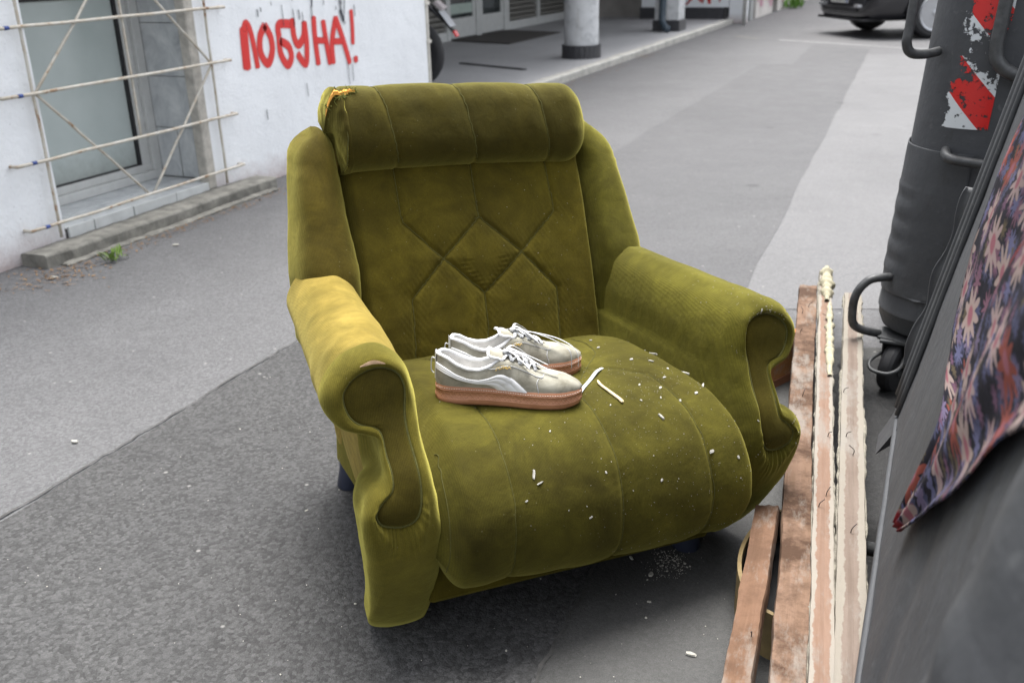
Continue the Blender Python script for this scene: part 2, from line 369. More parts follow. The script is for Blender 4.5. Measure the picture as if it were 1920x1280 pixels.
# corner pipe at the end of the wall
cp = MB().tube([(-3.715, 6.835, 0.0), (-3.715, 6.835, 3.5)], 0.022, 10)
for z in (0.62, 0.9, 1.9): cp.box(-3.742, -3.688, 6.801, 6.862, z, z + 0.025)
inb(cp, 'corner_pipe', simple('pale_pipe', (0.55, 0.53, 0.48), 0.6, 0.2, 8))
# grille in front of the window
gr = thing('window_grille', 'rusty white iron grille with diamond pattern over the low window', 'window grille', (-3.66, 3.7, 0.08))
def ing(mb, name, mat): return mb.build(name, mat, gr, smooth=True, M=Matrix.Translation((3.66, -3.7, -0.08)))
def rod(a, b, r=0.0075, name='bar', x=-3.66, hook=0):
    P = [(x, *np.array(a)), (x, *np.array(b))]
    P = [tuple(np.array(P[0]) * (1 - t) + np.array(P[1]) * t + np.array([0, rng.normal() * 0.0012, rng.normal() * 0.0012])) for t in np.linspace(0, 1, 9)]
    if hook: P = [(-3.71, P[0][1], P[0][2]), (-3.68, P[0][1], P[0][2])] + P + [(-3.68, P[-1][1], P[-1][2]), (-3.71, P[-1][1], P[-1][2])]
    return ing(MB().tube(P, r, 8), name, M_RUST)
for z in (1.29, 1.005, .725, .435, .145):
    rod((2.945, z), (4.44, z + 0.01), 0.0078, 'horizontal_bar', -3.655, 1)
for y in (3.115, 4.297): rod((y, 1.34), (y, .075), 0.0068, 'vertical_bar', -3.672)
rod((3.705, 1.29), (3.705, .43), 0.0068, 'vertical_bar', -3.672)
for a, b in (((3.12, .725), (3.70, 1.29)), ((3.12, .725), (3.69, .15)), ((4.29, .73), (3.71, 1.29)), ((4.29, .73), (3.72, .15))): rod(a, b, 0.0068, 'diagonal_bar', -3.664)
for z in (1.005, .725, .435, .145):
    ing(MB().tube([(-3.655, 3.02, z + .0006), (-3.655, 3.045, z + .0008)], 0.0088, 8), 'paint_mark', M_BLUE)
# concrete step below the window
def rough(o, amp, sc, cuts=0, seed=0.0):
    bm = bmesh.new(); bm.from_mesh(o.data)
    if cuts: bmesh.ops.subdivide_edges(bm, edges=[e for e in bm.edges if e.calc_length() > cuts], cuts=1, use_grid_fill=True)
    from mathutils import noise as mn
    for v in bm.verts:
        d = mn.noise_vector((v.co + Vector((seed, seed, seed))) * sc); v.co += d * amp
    bm.to_mesh(o.data); bm.free(); return o
def longbox(name, x0, x1, y0, y1, z0, z1, mat, n=60, amp=0.004, sc=12, parent=None, bev=0.012):
    """a bar along Y made of n sections with rounded, uneven arrises"""
    sec = [(x0, z0), (x0, z1 - bev), (x0 + bev * 0.4, z1 - bev * 0.3), (x0 + bev, z1), ((x0 + x1) / 2, z1), (x1 - bev, z1), (x1 - bev * 0.3, z1 - bev * 0.4), (x1, z1 - bev), (x1, (z0 + z1) / 2), (x1, z0)]
    from mathutils import noise as mn
    V = []
    for y in np.linspace(y0, y1, n):
        for k, (x, z) in enumerate(sec):
            d = mn.noise_vector(Vector((x, y, z)) * sc); d2 = mn.noise(Vector((x * 2, y * 1.3, z)))
            V.append((x + d.x * amp, y, z + (d.z * amp + d2 * amp * 1.5) * (z > z0)))
    F = gridfaces(n, len(sec), False, False) + [tuple(range(len(sec))), tuple((n - 1) * len(sec) + k for k in range(len(sec)))[::-1]]
    o = mesh(name, V, F, mat, parent); fixn(o); return o
tag(longbox('concrete_step', -3.688, -3.53, 2.89, 4.56, 0.0, 0.062, M_CONC, 70, 0.005, 14), 'worn grey concrete step along the wall under the barred window', 'step')
tag(longbox('gutter_edge', -3.5285, -3.475, 2.95, 4.5, 0.0, 0.012, M_CONC, 70, 0.006, 16), kind='structure')
# ------------------------------------------------------------------ arcade
AZ = 0.07
tag(mesh('arcade_floor', [(-9, 6.82, AZ), (-3.71, 6.82, AZ), (-3.71, 18.6, AZ), (-9, 18.6, AZ)], [(0, 1, 2, 3)], M_ARC), kind='structure')
tag(longbox('kerb', -3.715, -3.60, 6.82, 18.6, 0, AZ + 0.006, M_CONCL, 120, 0.006, 6), kind='structure')
arc = thing('arcade_building', 'building over the shaded arcade with glass doors and grey shutters', 'building', (-6.78, 12.0, AZ))
MARC = Matrix.Translation((6.78, -12.0, -AZ))
def ina(mb, name, mat, parent=None, **kw): return mb.build(name, mat, parent or arc, M=MARC, **kw)
M_GREY = simple('grey_alu', (0.30, 0.31, 0.31), 0.5, 0.1, 10, 0.05)
M_SLAT = simple('shutter_slat', (0.155, 0.15, 0.135), 0.6, 0.15, 12, 0.1)
ina(MB().box(-9, -3.62, 6.86, 18.6, 2.9, 4.6), 'upper_storey', M_WALL)
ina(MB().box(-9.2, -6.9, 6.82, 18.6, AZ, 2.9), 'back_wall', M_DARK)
fr = MB()
posts = [9.9, 13.05, 14.05, 14.15, 15.1, 15.2, 16.55, 18.05]
for y in posts: fr.box(-6.84, -6.74, y, y + 0.09, AZ, 2.4)
for a, b in ((9.99, 13.05), (15.29, 16.55), (16.64, 18.05)): fr.box(-6.83, -6.75, a, b, AZ + 0.0, AZ + 0.13)
ina(fr, 'shopfront_frame', M_ALU, bevel=0.006, seg=1)
def m_glass():
    t = NT('shop_glass'); f = t.noise(1.3, 3)
    return t.fin(t.ramp(f, [(0.35, (0.03, 0.035, 0.035)), (0.7, (0.09, 0.10, 0.10))]), 0.06, spec=0.6)
M_GLASS = m_glass()
for y0, y1 in ((13.14, 14.05), (14.24, 15.1)):
    d = MB().box(-6.81, -6.765, y0, y0 + 0.08, AZ + 0.02, 2.3).box(-6.81, -6.765, y1 - 0.08, y1, AZ + 0.02, 2.3).box(-6.81, -6.765, y0 + 0.08, y1 - 0.08, AZ + 0.02, AZ + 0.30).box(-6.81, -6.765, y0 + 0.08, y1 - 0.08, 2.2, 2.3)
    do = ina(d, 'door', M_ALU, bevel=0.005, seg=1)
    ina(MB().box(-6.795, -6.785, y0 + 0.08, y1 - 0.08, AZ + 0.30, 2.2), 'pane', M_GLASS, do)
    ina(MB().box(-6.80, -6.78, y0 + 0.08, y1 - 0.08, AZ + 0.36, AZ + 0.50) if y0 < 14 else MB().box(-6.802, -6.782, y0 + 0.1, y1 - 0.1, 1.6, 1.75), 'notice', simple('pale_notice', (0.35, 0.42, 0.38), 0.6), do)
    ina(MB().tube([(-6.765, y1 - 0.04, 0.95), (-6.70, y1 - 0.04, 0.97), (-6.70, y1 - 0.04, 1.28), (-6.765, y1 - 0.04, 1.30)], 0.014, 8), 'handle', M_GREY, do)
slat_me = None
for a, b in ((9.99, 13.05), (15.29, 16.55), (16.64, 18.05)):
    for k in range(26):
        z = AZ + 0.135 + k * 0.078
        if slat_me is None or a != last_a:
            o = ina(MB().add([(-6.815, a, z), (-6.775, a, z + 0.012), (-6.775, a, z + 0.055), (-6.815, a, z + 0.072), (-6.815, b, z), (-6.775, b, z + 0.012), (-6.775, b, z + 0.055), (-6.815, b, z + 0.072)], [(0, 1, 2, 3), (7, 6, 5, 4), (0, 4, 5, 1), (1, 5, 6, 2), (2, 6, 7, 3), (3, 7, 4, 0)]), 'shutter_slat', M_SLAT)
            slat_me = o.data; last_a = a; z00 = z
        else:
            o = link(bpy.data.objects.new('shutter_slat', slat_me), arc); o.location = (0, 0, z - z00)
# door mat and threshold strip
tag(mesh('door_mat', [(-6.7, 13.1, AZ + .004), (-5.64, 12.76, AZ + .004), (-5.66, 14.8, AZ + .004), (-6.72, 15.1, AZ + .004), (-6.7, 13.1, AZ + .016), (-5.64, 12.76, AZ + .016), (-5.66, 14.8, AZ + .016), (-6.72, 15.1, AZ + .016)],
    [(4, 5, 6, 7), (0, 1, 5, 4), (1, 2, 6, 5), (2, 3, 7, 6), (3, 0, 4, 7)], simple('brown_mat', (0.045, 0.04, 0.036), 0.95, 0.4, 60, 0.6)), 'dark brown coir mat on the arcade floor before the doors', 'door mat')
a_, b_ = Vector((-5.2, 10.36, 0)), Vector((-4.2, 9.91, 0)); dv = (b_ - a_).normalized(); nv_ = Vector((-dv.y, dv.x, 0)) * 0.03
mb = MB(); mb.add([tuple(p + Vector((0, 0, h))) for h in (AZ + .001, AZ + .014) for p in (a_ - nv_, b_ - nv_, b_ + nv_, a_ + nv_)], [(4, 5, 6, 7), (0, 1, 5, 4), (1, 2, 6, 5), (2, 3, 7, 6), (3, 0, 4, 7)])
tag(mb.build('metal_strip', M_DARK, bevel=0.003), 'thin dark metal strip lying on the arcade floor', 'metal strip')
# columns
def m_col():
    t = NT('column_paint'); f = t.noise(7, 6, 0.7, dist=0.4); c = t.ramp(f, [(0.3, (0.36, 0.37, 0.38)), (0.5, (0.58, 0.59, 0.60)), (0.75, (0.66, 0.67, 0.68))])
    c = t.mix(t.ramp(t.noise(3, 5, 0.7, co=t.co(scale=(6, 6, 0.8))), [(0.55, 0.0), (0.75, 0.6)]), c, (0.36, 0.34, 0.30))
    return t.fin(c, 0.8, t.bump(t.noise(40, 5, 0.7), 0.4, 0.01))
M_COL = m_col(); M_BASE = simple('black_tile', (0.045, 0.045, 0.05), 0.45, 0.2, 20)
c1 = thing('round_column', 'round pale speckled column with black tiled foot', 'column', (-4.05, 11.3, AZ))
MB().lathe([(.205, 0.15), (.205, 0.16), (.203, 1.5), (.205, 2.83)], 48).build('shaft', M_COL, c1, auto=0.6)
for k in range(24):
    a0, a1 = 2 * math.pi * k / 24 + 0.008, 2 * math.pi * (k + 1) / 24 - 0.008; mb = MB()
    q = [(r_ * math.cos(a), r_ * math.sin(a), z) for z in (0.0, 0.15) for r_, a in ((.19, a0), (.236, a0), (.236, a1), (.19, a1))]
    mb.add(q, [(0, 1, 2, 3), (7, 6, 5, 4), (0, 4, 5, 1), (1, 5, 6, 2), (2, 6, 7, 3), (3, 7, 4, 0)]); mb.build('foot_tile', M_BASE, c1)
c2 = thing('square_column', 'square white column beside a dark blue drainpipe', 'column', (-4.08, 15.45, AZ))
MB().box(-.19, .19, -.19, .19, 0.16, 2.83).build('shaft', M_COL, c2, bevel=0.01)
MB().box(-.215, .215, -.215, .215, 0, 0.16).build('plinth', M_BASE, c2, bevel=0.01)
dp = MB().tube([(-4.12, 15.18, 2.85), (-4.12, 15.18, 0.42), (-4.12, 15.17, 0.30), (-4.10, 15.12, 0.20), (-4.03, 15.03, 0.135), (-3.98, 14.98, 0.125)], 0.055, 12)
tag(dp.build('drainpipe', simple('blue_grey_pipe', (0.045, 0.065, 0.085), 0.45, 0.15, 10), smooth=True), 'dark blue drainpipe with a bent foot on the square column', 'drainpipe')
# far end wall of the arcade with red scribble, then the row beyond
ew = thing('graffiti_wall', 'white end wall of the arcade with red scribbles and dark skirting', 'wall', (-4.5, 18.1, AZ))
ME = Matrix.Translation((4.5, -18.1, -AZ))
MB().box(-5.3, -3.70, 18.05, 18.35, AZ + 0.2, 2.9).build('wall_face', M_WALL, ew, M=ME)
MB().box(-5.32, -3.78, 18.02, 18.33, AZ, AZ + 0.2).build('skirting', M_BASE, ew, M=ME)
sc_ = []
for k in range(16):
    x = -4.62 + k * 0.052; z = 0.40 + rng.random() * 0.25
    sc_.append(([(x, z), (x + .05 * rng.normal(), z + .12), (x + .06, z + .2 * rng.random()), (x + .03 + .05 * rng.normal(), z - .1), (x + .1 * rng.random(), z + .05)], .017))
for k in range(10):
    x = -5.2 + rng.random() * 1.4; z = 0.8 + rng.random() * 0.8
    sc_.append(([(x, z), (x + .1, z + .2), (x + .2, z - .1), (x + .3, z + .1)], .02))
sc_.append(([(-5.18, .75), (-5.1, .45), (-5.02, .6)], .03))
graffiti('scribble', sc_, M_RED, ew, ME, 18.046, 'y', -0.0003)
tag(MB().box(-3.69, -3.40, 18.04, 18.30, 0.0, 2.9).build('corner_pier', M_WALL, bevel=0.01), 'narrow white pier at the end of the kerb', 'pier')
tag(MB().tube([(-3.33, 17.6, 0), (-3.33, 17.6, 3.2)], 0.035, 12).build('white_pole', simple('white_enamel', (0.6, 0.6, 0.58), 0.5), smooth=True), 'thin white pole beside the white pier', 'pole')
dr = thing('far_building', 'distant pale building with pink graffiti along the street', 'building', (-3.4, 24, 0))
MD = Matrix.Translation((3.4, -24, 0))
fb = MB().box(-9, -3.45, 19.3, 21.2, 0, 8).box(-9, -3.45, 21.8, 24.3, 0, 8).box(-9, -3.45, 24.9, 45, 0, 8).box(-9, -3.75, 21.2, 21.8, 0, 8).box(-9, -3.75, 24.3, 24.9, 0, 8).box(-9, -3.45, 18.8, 19.3, 3, 8)
fb.build('wall', simple('warm_plaster', (0.55, 0.52, 0.49), 0.85, 0.15, 3, 0.3, 0.01), dr, M=MD)
for y in (21.2, 24.3):
    MB().box(-3.749, -3.72, y + .05, y + .55, 0.35, 2.0).build('window', M_GLASS, dr, M=MD); MB().box(-3.7495, -3.40, y - .02, y + .62, 0.26, 0.34).build('sill', M_CONCL, dr, M=MD)
MB().box(-3.749, -3.44, 18.72, 19.02, 0, 2.99).build('grey_jamb', M_GREY, dr, M=MD); MB().box(-4.2, -3.76, 18.9, 19.3, 0, 2.99).build('passage', M_DARK, dr, M=MD)
pk = []
for k in range(34):
    y = 19.4 + rng.random() * 4.8; z = 0.2 + rng.random() * 1.1
    if 21.1 < y < 21.9: y += 1
    pk.append(([(y, z), (y + .1, z + .4), (y + .3, z - .1), (y + .4, z + .35), (y + .5, z - .1)], .035))
graffiti('graffiti', pk, M_PINK, dr, MD, -3.446, 'x', 0.0003)
for k, (pk_x, pk_y) in enumerate(((-3.25, 22.6),)):
    wv = MB()
    for i in range(70):
        a = rng.random() * 6.28; p = Vector((pk_x + rng.normal() * .1, pk_y + rng.normal() * .14, 0)); h = 0.1 + rng.random() * .22; q = p + Vector((math.cos(a) * .1, math.sin(a) * .1, h)); s_ = Vector((-math.sin(a), math.cos(a), 0)) * .025
        wv.add([tuple(p), tuple((p + q) / 2 + s_), tuple(q), tuple((p + q) / 2 - s_)], [(0, 1, 2, 3)])
    tag(wv.build('weed', simple('far_weed_green', (0.10, 0.22, 0.03), 0.7)), 'bright green weed at the foot of the distant pink wall', 'weed')
sheet('road_line', [(-2.3, 14.75), (0.6, 13.1), (0.62, 13.17), (-2.27, 14.83)], 0.0045, simple('worn_road_paint', (0.24, 0.24, 0.24), 0.8, 0.25, 6))
tag(mesh('drain_cover', [(-3.05, 15.3, .004), (-2.62, 14.9, .004), (-2.58, 14.96, .004), (-3.0, 15.37, .004)], [(0, 1, 2, 3)], M_CONC), kind='structure')
# ------------------------------------------------------------------ armchair
def m_velvet(name, dark, light, sheen=0.55, seed=0.0, tint=(0.90, 0.82, 0.20), outer_shade=None):
    t = NT(name); mp = t.n('ShaderNodeMapping'); mp.inputs['Location'].default_value = (seed, seed * 1.7, seed * 0.6); t.l(t.co(), mp.inputs[0]); co = mp.outputs[0]
    big = t.noise(4.2, 4, 0.55, co=co, dist=0.6); mid = t.noise(15, 4, 0.6, co=co, dist=0.3); fine = t.noise(900, 2, 0.6, co=co)
    f = t.math('ADD', t.math('MULTIPLY', big, 0.7), t.math('MULTIPLY', mid, 0.3))
    c = t.ramp(f, [(0.34, dark), (0.52, tuple((a + b) / 2 for a, b in zip(dark, light))), (0.68, light)])
    if outer_shade:                              # outer side of the armrest painted darker, its shade put into the colour
        sx = t.n('ShaderNodeSeparateXYZ'); t.l(t.co(), sx.inputs[0]); k = t.math('ADD', sx.outputs[0], t.math('MULTIPLY', t.math('SUBTRACT', mid, 0.5), 0.10))
        c = t.mix(t.ramp(t.math('MULTIPLY', t.math('ADD', k, 0.6), 3.0), [(0.30, 1.0), (0.52, 0.0)]), c, outer_shade)
    nap = t.noise(9, 5, 0.7, co=co, dist=2.2); c = t.mix(1.0, c, t.ramp(nap, [(0.28, 0.74), (0.5, 1.0), (0.72, 1.30)]), 'MULTIPLY')
    c = t.mix(1.0, c, t.ramp(fine, [(0.3, 0.68), (0.7, 1.32)]), 'MULTIPLY')
    sp = t.math('MULTIPLY', t.ramp(t.vor(55, co=co), [(0.03, 1.0), (0.055, 0.0)]), 0.35); c = t.mix(sp, c, (0.40, 0.38, 0.28))
    wv = t.n('ShaderNodeTexWave', wave_type='BANDS', bands_direction='X'); wv.inputs['Scale'].default_value = 105; wv.inputs['Distortion'].default_value = 1.2; t.l(co, wv.inputs['Vector'])
    c = t.mix(1.0, c, t.ramp(wv.outputs[0], [(0.0, 0.90), (1.0, 1.06)]), 'MULTIPLY')
    h = t.math('ADD', t.math('MULTIPLY', fine, 0.6), t.math('MULTIPLY', wv.outputs[0], 0.5))
    nb = t.bump(t.noise(32, 4, 0.6, co=co, dist=0.5), 0.16, 0.01)
    t.fin(c, 0.9, t.bump(h, 0.25, 0.0012, nb), spec=0.12)
    b = t.b; b.inputs['Sheen Weight'].default_value = sheen; b.inputs['Sheen Roughness'].default_value = 0.47; b.inputs['Sheen Tint'].default_value = (*tint, 1)
    return t.m
V_BACK = m_velvet('velvet_olive_back', (0.040, 0.0305, 0.0026), (0.082, 0.065, 0.0062), 0.28, 0.0)
V_HEAD = m_velvet('velvet_olive_head', (0.018, 0.0135, 0.0011), (0.038, 0.029, 0.0026), 0.55, 3.0)
V_LARM = m_velvet('velvet_faded_lit_mustard', (0.130, 0.094, 0.016), (0.300, 0.220, 0.050), 0.30, 5.0, (0.95, 0.80, 0.25), outer_shade=(0.092, 0.072, 0.012))  # faded pile, with the light its nap catches painted into the base colour
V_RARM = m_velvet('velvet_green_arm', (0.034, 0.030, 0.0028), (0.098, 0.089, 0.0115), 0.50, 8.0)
V_SEAT = m_velvet('velvet_olive_seat', (0.0190, 0.0150, 0.0013), (0.078, 0.069, 0.0090), 0.28, 1.3)
V_POST = m_velvet('velvet_olive_post', (0.052, 0.043, 0.0050), (0.110, 0.092, 0.0130), 0.45, 6.0)  # darker copy of the arm velvet, nap shading painted into the colour
V_PAN = m_velvet('velvet_front_panel', (0.030, 0.023, 0.0026), (0.052, 0.041, 0.0050), 0.25, 2.0)
V_SIDE = m_velvet('flat_ochre_cloth', (0.190, 0.135, 0.032), (0.260, 0.190, 0.050), 0.10, 4.0)
V_WINGL = m_velvet('velvet_wing', (0.032, 0.023, 0.0025), (0.075, 0.056, 0.0075), 0.35, 9.0)
M_FOAM = simple('orange_foam', (0.72, 0.34, 0.06), 0.9, 0.25, 60, 0.5, 0.004)
M_PIPING = simple('seam_thread', (0.072, 0.070, 0.013), 0.9, 0.3, 200, 0.3, 0.001)
CH_LOC = Vector((-0.5535, 1.5727, 0.0)); CH_ROT = (R(-1.084), R(3.618), R(48.604))
chair = thing('armchair', 'worn olive green velvet armchair abandoned on the pavement', 'armchair', CH_LOC, CH_ROT)
from mathutils import Euler
CH_M = Matrix.Translation(CH_LOC) @ Euler(CH_ROT, 'XYZ').to_matrix().to_4x4()

def segdist(X, Y, segs):
    d = np.full(X.shape, 9.0)
    for (x0, y0), (x1, y1) in segs:
        dx, dy = x1 - x0, y1 - y0; t = np.clip(((X - x0) * dx + (Y - y0) * dy) / (dx * dx + dy * dy + 1e-12), 0, 1)
        d = np.minimum(d, np.hypot(X - x0 - t * dx, Y - y0 - t * dy))
    return d
def poly2seg(L): return [(a, b) for p in L for a, b in zip(p[:-1], p[1:])]
def nz(X, Y, sc, seed=0.0):
    from mathutils import noise as mn
    return np.array([mn.noise(Vector((x * sc + seed, y * sc - seed, seed))) for x, y in zip(X.ravel(), Y.ravel())]).reshape(X.shape)
def grid_obj(name, P, mat, parent, cu_=False, cv_=False):
    nu, nv = P.shape[:2]
    o = mesh(name, P.reshape(-1, 3), gridfaces(nu, nv, cu_, cv_), mat, parent, smooth=True)
    return o
def groove(d, deep=0.007, w1=0.0055, soft=0.006, w2=0.028): return -deep * np.exp(-(d / w1) ** 2) - soft * np.exp(-(d / w2) ** 2)
# --- backrest
up = np.array([0, .162, .40]) / np.hypot(.162, .40); nb_ = np.array([0, -.40, .162]) / np.hypot(.162, .40)
nx, nt = 190, 150
xs = np.linspace(-.316, .316, nx); ts = np.linspace(-.05, .475, nt); X, Tt = np.meshgrid(xs, ts, indexing='ij')
bl = [[(0, .46), (.002, .313)], [(-.19, .46), (-.187, .312), (-.10, .222), (-.008, .132), (-.012, -.05)], [(.20, .46), (.206, .316), (.10, .222), (-.008, .132)],
      [(.002, .313), (.10, .222), (.186, .128), (.18, -.05)], [(.002, .313), (-.10, .222), (-.187, .137), (-.198, -.05)]]
d = segdist(X, Tt, poly2seg(bl))
edge = np.minimum(X + .316, .316 - X); crown = 0.012 * (1 - (X / .32) ** 2) + 0.010 * np.sin(np.clip((Tt) / .44, 0, 1) * math.pi)
off = crown - 0.055 * (1 - sm(0, .036, edge)) ** 1.6 + groove(d, .0062, .0055, .0055, .030) + 0.005 * nz(X, Tt, 6) + 0.0015 * nz(X, Tt, 26, 3)
dia = sm(.02, .0, np.abs(np.abs(X) * 1.0 + np.abs(Tt - .20) * 0.9 - .055)) * (Tt < .215)
off += 0.0016 * dia * np.sin(Tt * 620 + 2 * nz(X, Tt, 20))
off += 0.0008 * np.exp(-(d / .03) ** 2) * np.sin(X * 500 + Tt * 300)
P = np.zeros((nx, nt, 3)); P[..., 0] = X; base = np.array([0, .48, .39]); P += base + Tt[..., None] * up + off[..., None] * nb_
back = grid_obj('backrest', P, V_BACK, chair); fixn(back)
def on_back(x, t, h=0.0):
    i = int(np.clip(round((x + .316) / .632 * (nx - 1)), 0, nx - 1)); j = int(np.clip(round((t + .05) / .525 * (nt - 1)), 0, nt - 1)); return P_back[i, j] + nb_ * h
P_back = P.copy()
for line in bl:
    pp = arcsample(np.array(line), 60); q = np.array([on_back(x, t, 0.0012) for x, t in pp])
    MB().tube(q, 0.0008, 5).build('seam', M_PIPING, back, smooth=True)
# --- headrest
na, nxh = 96, 170
hx0, hx1 = -.338, .316; u_ = np.linspace(0, 1, nxh); hx = hx0 + (hx1 - hx0) * (0.5 - 0.5 * np.cos(u_ * math.pi)) * 0.6 + (hx1 - hx0) * u_ * 0.4
an = np.linspace(0, 2 * math.pi, na, endpoint=False)
hc = np.array([.690, .884]); hd, hh = .083, .097; lean = R(-21)
def hseam(x, zr): return x + 0.020 * zr
P = np.zeros((nxh, na, 3))
for i, x in enumerate(hx):
    sl_ = np.sqrt(np.clip(1 - ((hx0 + .020 - x) / .020) ** 2, 0, 1)) if x < hx0 + .020 else 1.0
    sr_ = np.clip(1 - ((x - (hx1 - .075)) / .075) ** 2.4, 0, 1) ** 0.5 if x > hx1 - .075 else 1.0
    s_ = max(sl_ * sr_, 0.02) if x < 0 else max(sr_, 0.02)
    ca, sa = np.cos(an), np.sin(an); ex = 2 / 2.7
    py = -hd * np.sign(ca) * np.abs(ca) ** ex; pz = hh * np.sign(sa) * np.abs(sa) ** ex
    zr = pz / hh; pf = np.zeros(na)
    dd = np.min([np.abs(x - hseam(sx, -zr)) for sx in (-.205, -.012, .180)], axis=0)
    pf += -0.0026 * np.exp(-(dd / .005) ** 2) - 0.0020 * np.exp(-(dd / .03) ** 2) + 0.001
    de = np.abs(x + .306); pf += -0.004 * np.exp(-(de / .005) ** 2)
    k = (s_ + pf / 0.09); py, pz = py * k, pz * k
    pz = pz + np.where(pz < 0, 0.10 * py * 0, 0)
    y = py * math.cos(lean) - pz * math.sin(lean); z = py * math.sin(lean) + pz * math.cos(lean)
    sag = 0.012 * (x / .33) ** 2
    P[i, :, 0] = x + 0.012 * (1 - zr) * (x < hx0 + .03) * 1.0 * (zr < 0.6); P[i, :, 1] = hc[0] + y; P[i, :, 2] = hc[1] + z - sag * 0.5
from mathutils import noise as mnoise
for i in range(nxh):
    for j in range(na):
        v = Vector(P[i, j]); n_ = mnoise.noise(v * 9) * 0.004 + mnoise.noise(v * 30) * 0.0015
        P[i, j, 1] -= n_; P[i, j, 2] += n_ * 0.5
        if hx[i] < hx0 + .035: P[i, j, 0] += 0.0045 * mnoise.noise(v * 40)
P_head = P.copy(); jf = [j for j in range(na) if math.cos(an[j]) > -0.2]
head = grid_obj('headrest', P, V_HEAD, chair, False, True)
hb = bmesh.new(); hb.from_mesh(head.data); hb.verts.ensure_lookup_table(); hb.faces.new([hb.verts[j] for j in range(na)]); hb.faces.new([hb.verts[(nxh - 1) * na + j] for j in range(na)]); bmesh.ops.recalc_face_normals(hb, faces=hb.faces); hb.to_mesh(head.data); hb.free()
def on_head(x, a, h=0.0):
    i = int(np.argmin(np.abs(hx - x))); j = int(round(a / (2 * math.pi) * na)) % na
    c = np.array([P_head[i, j, 0], hc[0], hc[1]]); n_ = P_head[i, j] - c; n_ /= np.linalg.norm(n_) + 1e-9; return P_head[i, j] + n_ * h
for sx in (-.205, -.012, .180, -.306):
    aa = np.linspace(-1.1, 2.2, 60); q = np.array([on_head(hseam(sx, -math.sin(a)) if sx > -.3 else sx, a, 0.0010) for a in aa])
    q[1:-1] = (q[:-2] + q[1:-1] * 2 + q[2:]) / 4
    MB().tube(q, 0.0009, 5).build('seam', M_PIPING, head, smooth=True)
# tear with orange foam
V, F = [], []
m_, n_ = 26, 9
for i in range(m_):
    t = i / (m_ - 1); x = -.337 + .066 * t; wd = 0.115 * (math.sin(math.pi * min(1, t * 0.72 + .28)) ** 0.8) * (0.75 + 0.35 * mnoise.noise(Vector((t * 6, 2, 0)))) + 0.015
    for j in range(n_):
        s = j / (n_ - 1) * 2 - 1; a = 0.66 + 0.06 * t + wd * s
        V.append(on_head(x, a, 0.0042 * (1 - s * s) + 0.0012 + 0.0025 * mnoise.noise(Vector((t * 18, s * 4, 1)))))
mesh('torn_foam', V, gridfaces(m_, n_), M_FOAM, head, smooth=True)
fr = MB()
for k in range(90):
    t = rng.random(); sgn = rng.choice([-1, 1]); x = -.337 + .066 * t; wd = 0.115 * (math.sin(math.pi * min(1, t * 0.72 + .28)) ** 0.8) + 0.015
    a = 0.66 + .06 * t + wd * sgn; p = np.array(on_head(x, a, .001)); q = p + rng.normal(size=3) * np.array([.006, .004, .005]) + np.array([0, -.004, .002])
    fr.tube([p, (p + q) / 2 + rng.normal(size=3) * .0015, q], [0.0008, .0007, .0003], 4)
fr.build('frayed_thread', simple('frayed_velvet', (0.13, 0.14, 0.025), 0.9, 0.4, 90, 0.2), head)
# --- seat
prof = np.array([(.52, .352), (.48, .382), (.43, .402), (.34, .420), (.22, .425), (.10, .418), (.01, .396), (-.055, .356), (-.095, .300), (-.108, .240), (-.100, .185), (-.072, .145), (-.020, .122), (.06, .112)])
pr = arcsample(crom(prof, 12), 230); nvs = 230; nus = 200
arc_ = np.r_[0, np.cumsum(np.linalg.norm(np.diff(pr, axis=0), axis=1))]
tang = np.gradient(pr, axis=0); tang /= np.linalg.norm(tang, axis=1)[:, None]; nrm = np.stack([tang[:, 1], -tang[:, 0]], 1)
def arc_y(y): i = np.argmin(np.abs(pr[:120, 0] - y)); return arc_[i]
def arc_z(z): k = np.arange(nvs) > 110; i = np.where(k)[0][np.argmin(np.abs(pr[k][:, 1] - z))]; return arc_[i]
HWX = [0, arc_y(.30), arc_y(.05), arc_z(.36), arc_z(.28), arc_z(.22), arc_z(.165), arc_z(.14), arc_[-1]]
def hwl(a): return np.interp(a, HWX, [.300, .318, .336, .346, .350, .352, .354, .350, .335])
def hw(a): return np.interp(a, [0, arc_y(.30), arc_y(.05), arc_z(.36), arc_z(.28), arc_z(.22), arc_z(.165), arc_z(.14), arc_[-1]], [.300, .318, .338, .352, .362, .364, .350, .325, .24])
U, A_ = np.meshgrid(np.linspace(-1, 1, nus), arc_, indexing='ij'); U = np.sign(U) * (1 - (1 - np.abs(U)) ** 1.0)
HW = np.where(U < 0, hwl(A_), hw(A_)); X = U * HW
sl = []
for sx in (-.212, .012, .222):
    top = .105 if abs(sx) < .1 else .135
    sl.append([(sx * .93, arc_y(top)), (sx * .96, arc_y(0.0)), (sx, arc_z(.33)), (sx * 1.02, arc_z(.22)), (sx * .97, arc_[-1])])
for sg in (-1, 1):
    sl.append([(sg * .20, arc_y(.135)), (sg * .095, arc_y(.205)), (0.005, arc_y(.285))]); sl.append([(sg * .19, arc_y(.44)), (sg * .165, arc_y(.29)), (sg * .095, arc_y(.205)), (.008, arc_y(.105))])
sl.append([(.005, arc_y(.285)), (0, arc_y(.46))])
d = segdist(X, A_, poly2seg(sl))
de = HW - np.abs(X); off = -0.075 * (1 - sm(-.004, .060, de)) ** 1.8 + groove(d, 0.0035, 0.005, 0.0045, 0.034)
endr = arc_[-1] - A_
off += 0.012 * np.cos(X / .36 * math.pi / 2) + 0.0075 * nz(X, A_, 5, 1.0) + 0.0026 * nz(X, A_, 17, 2.0)
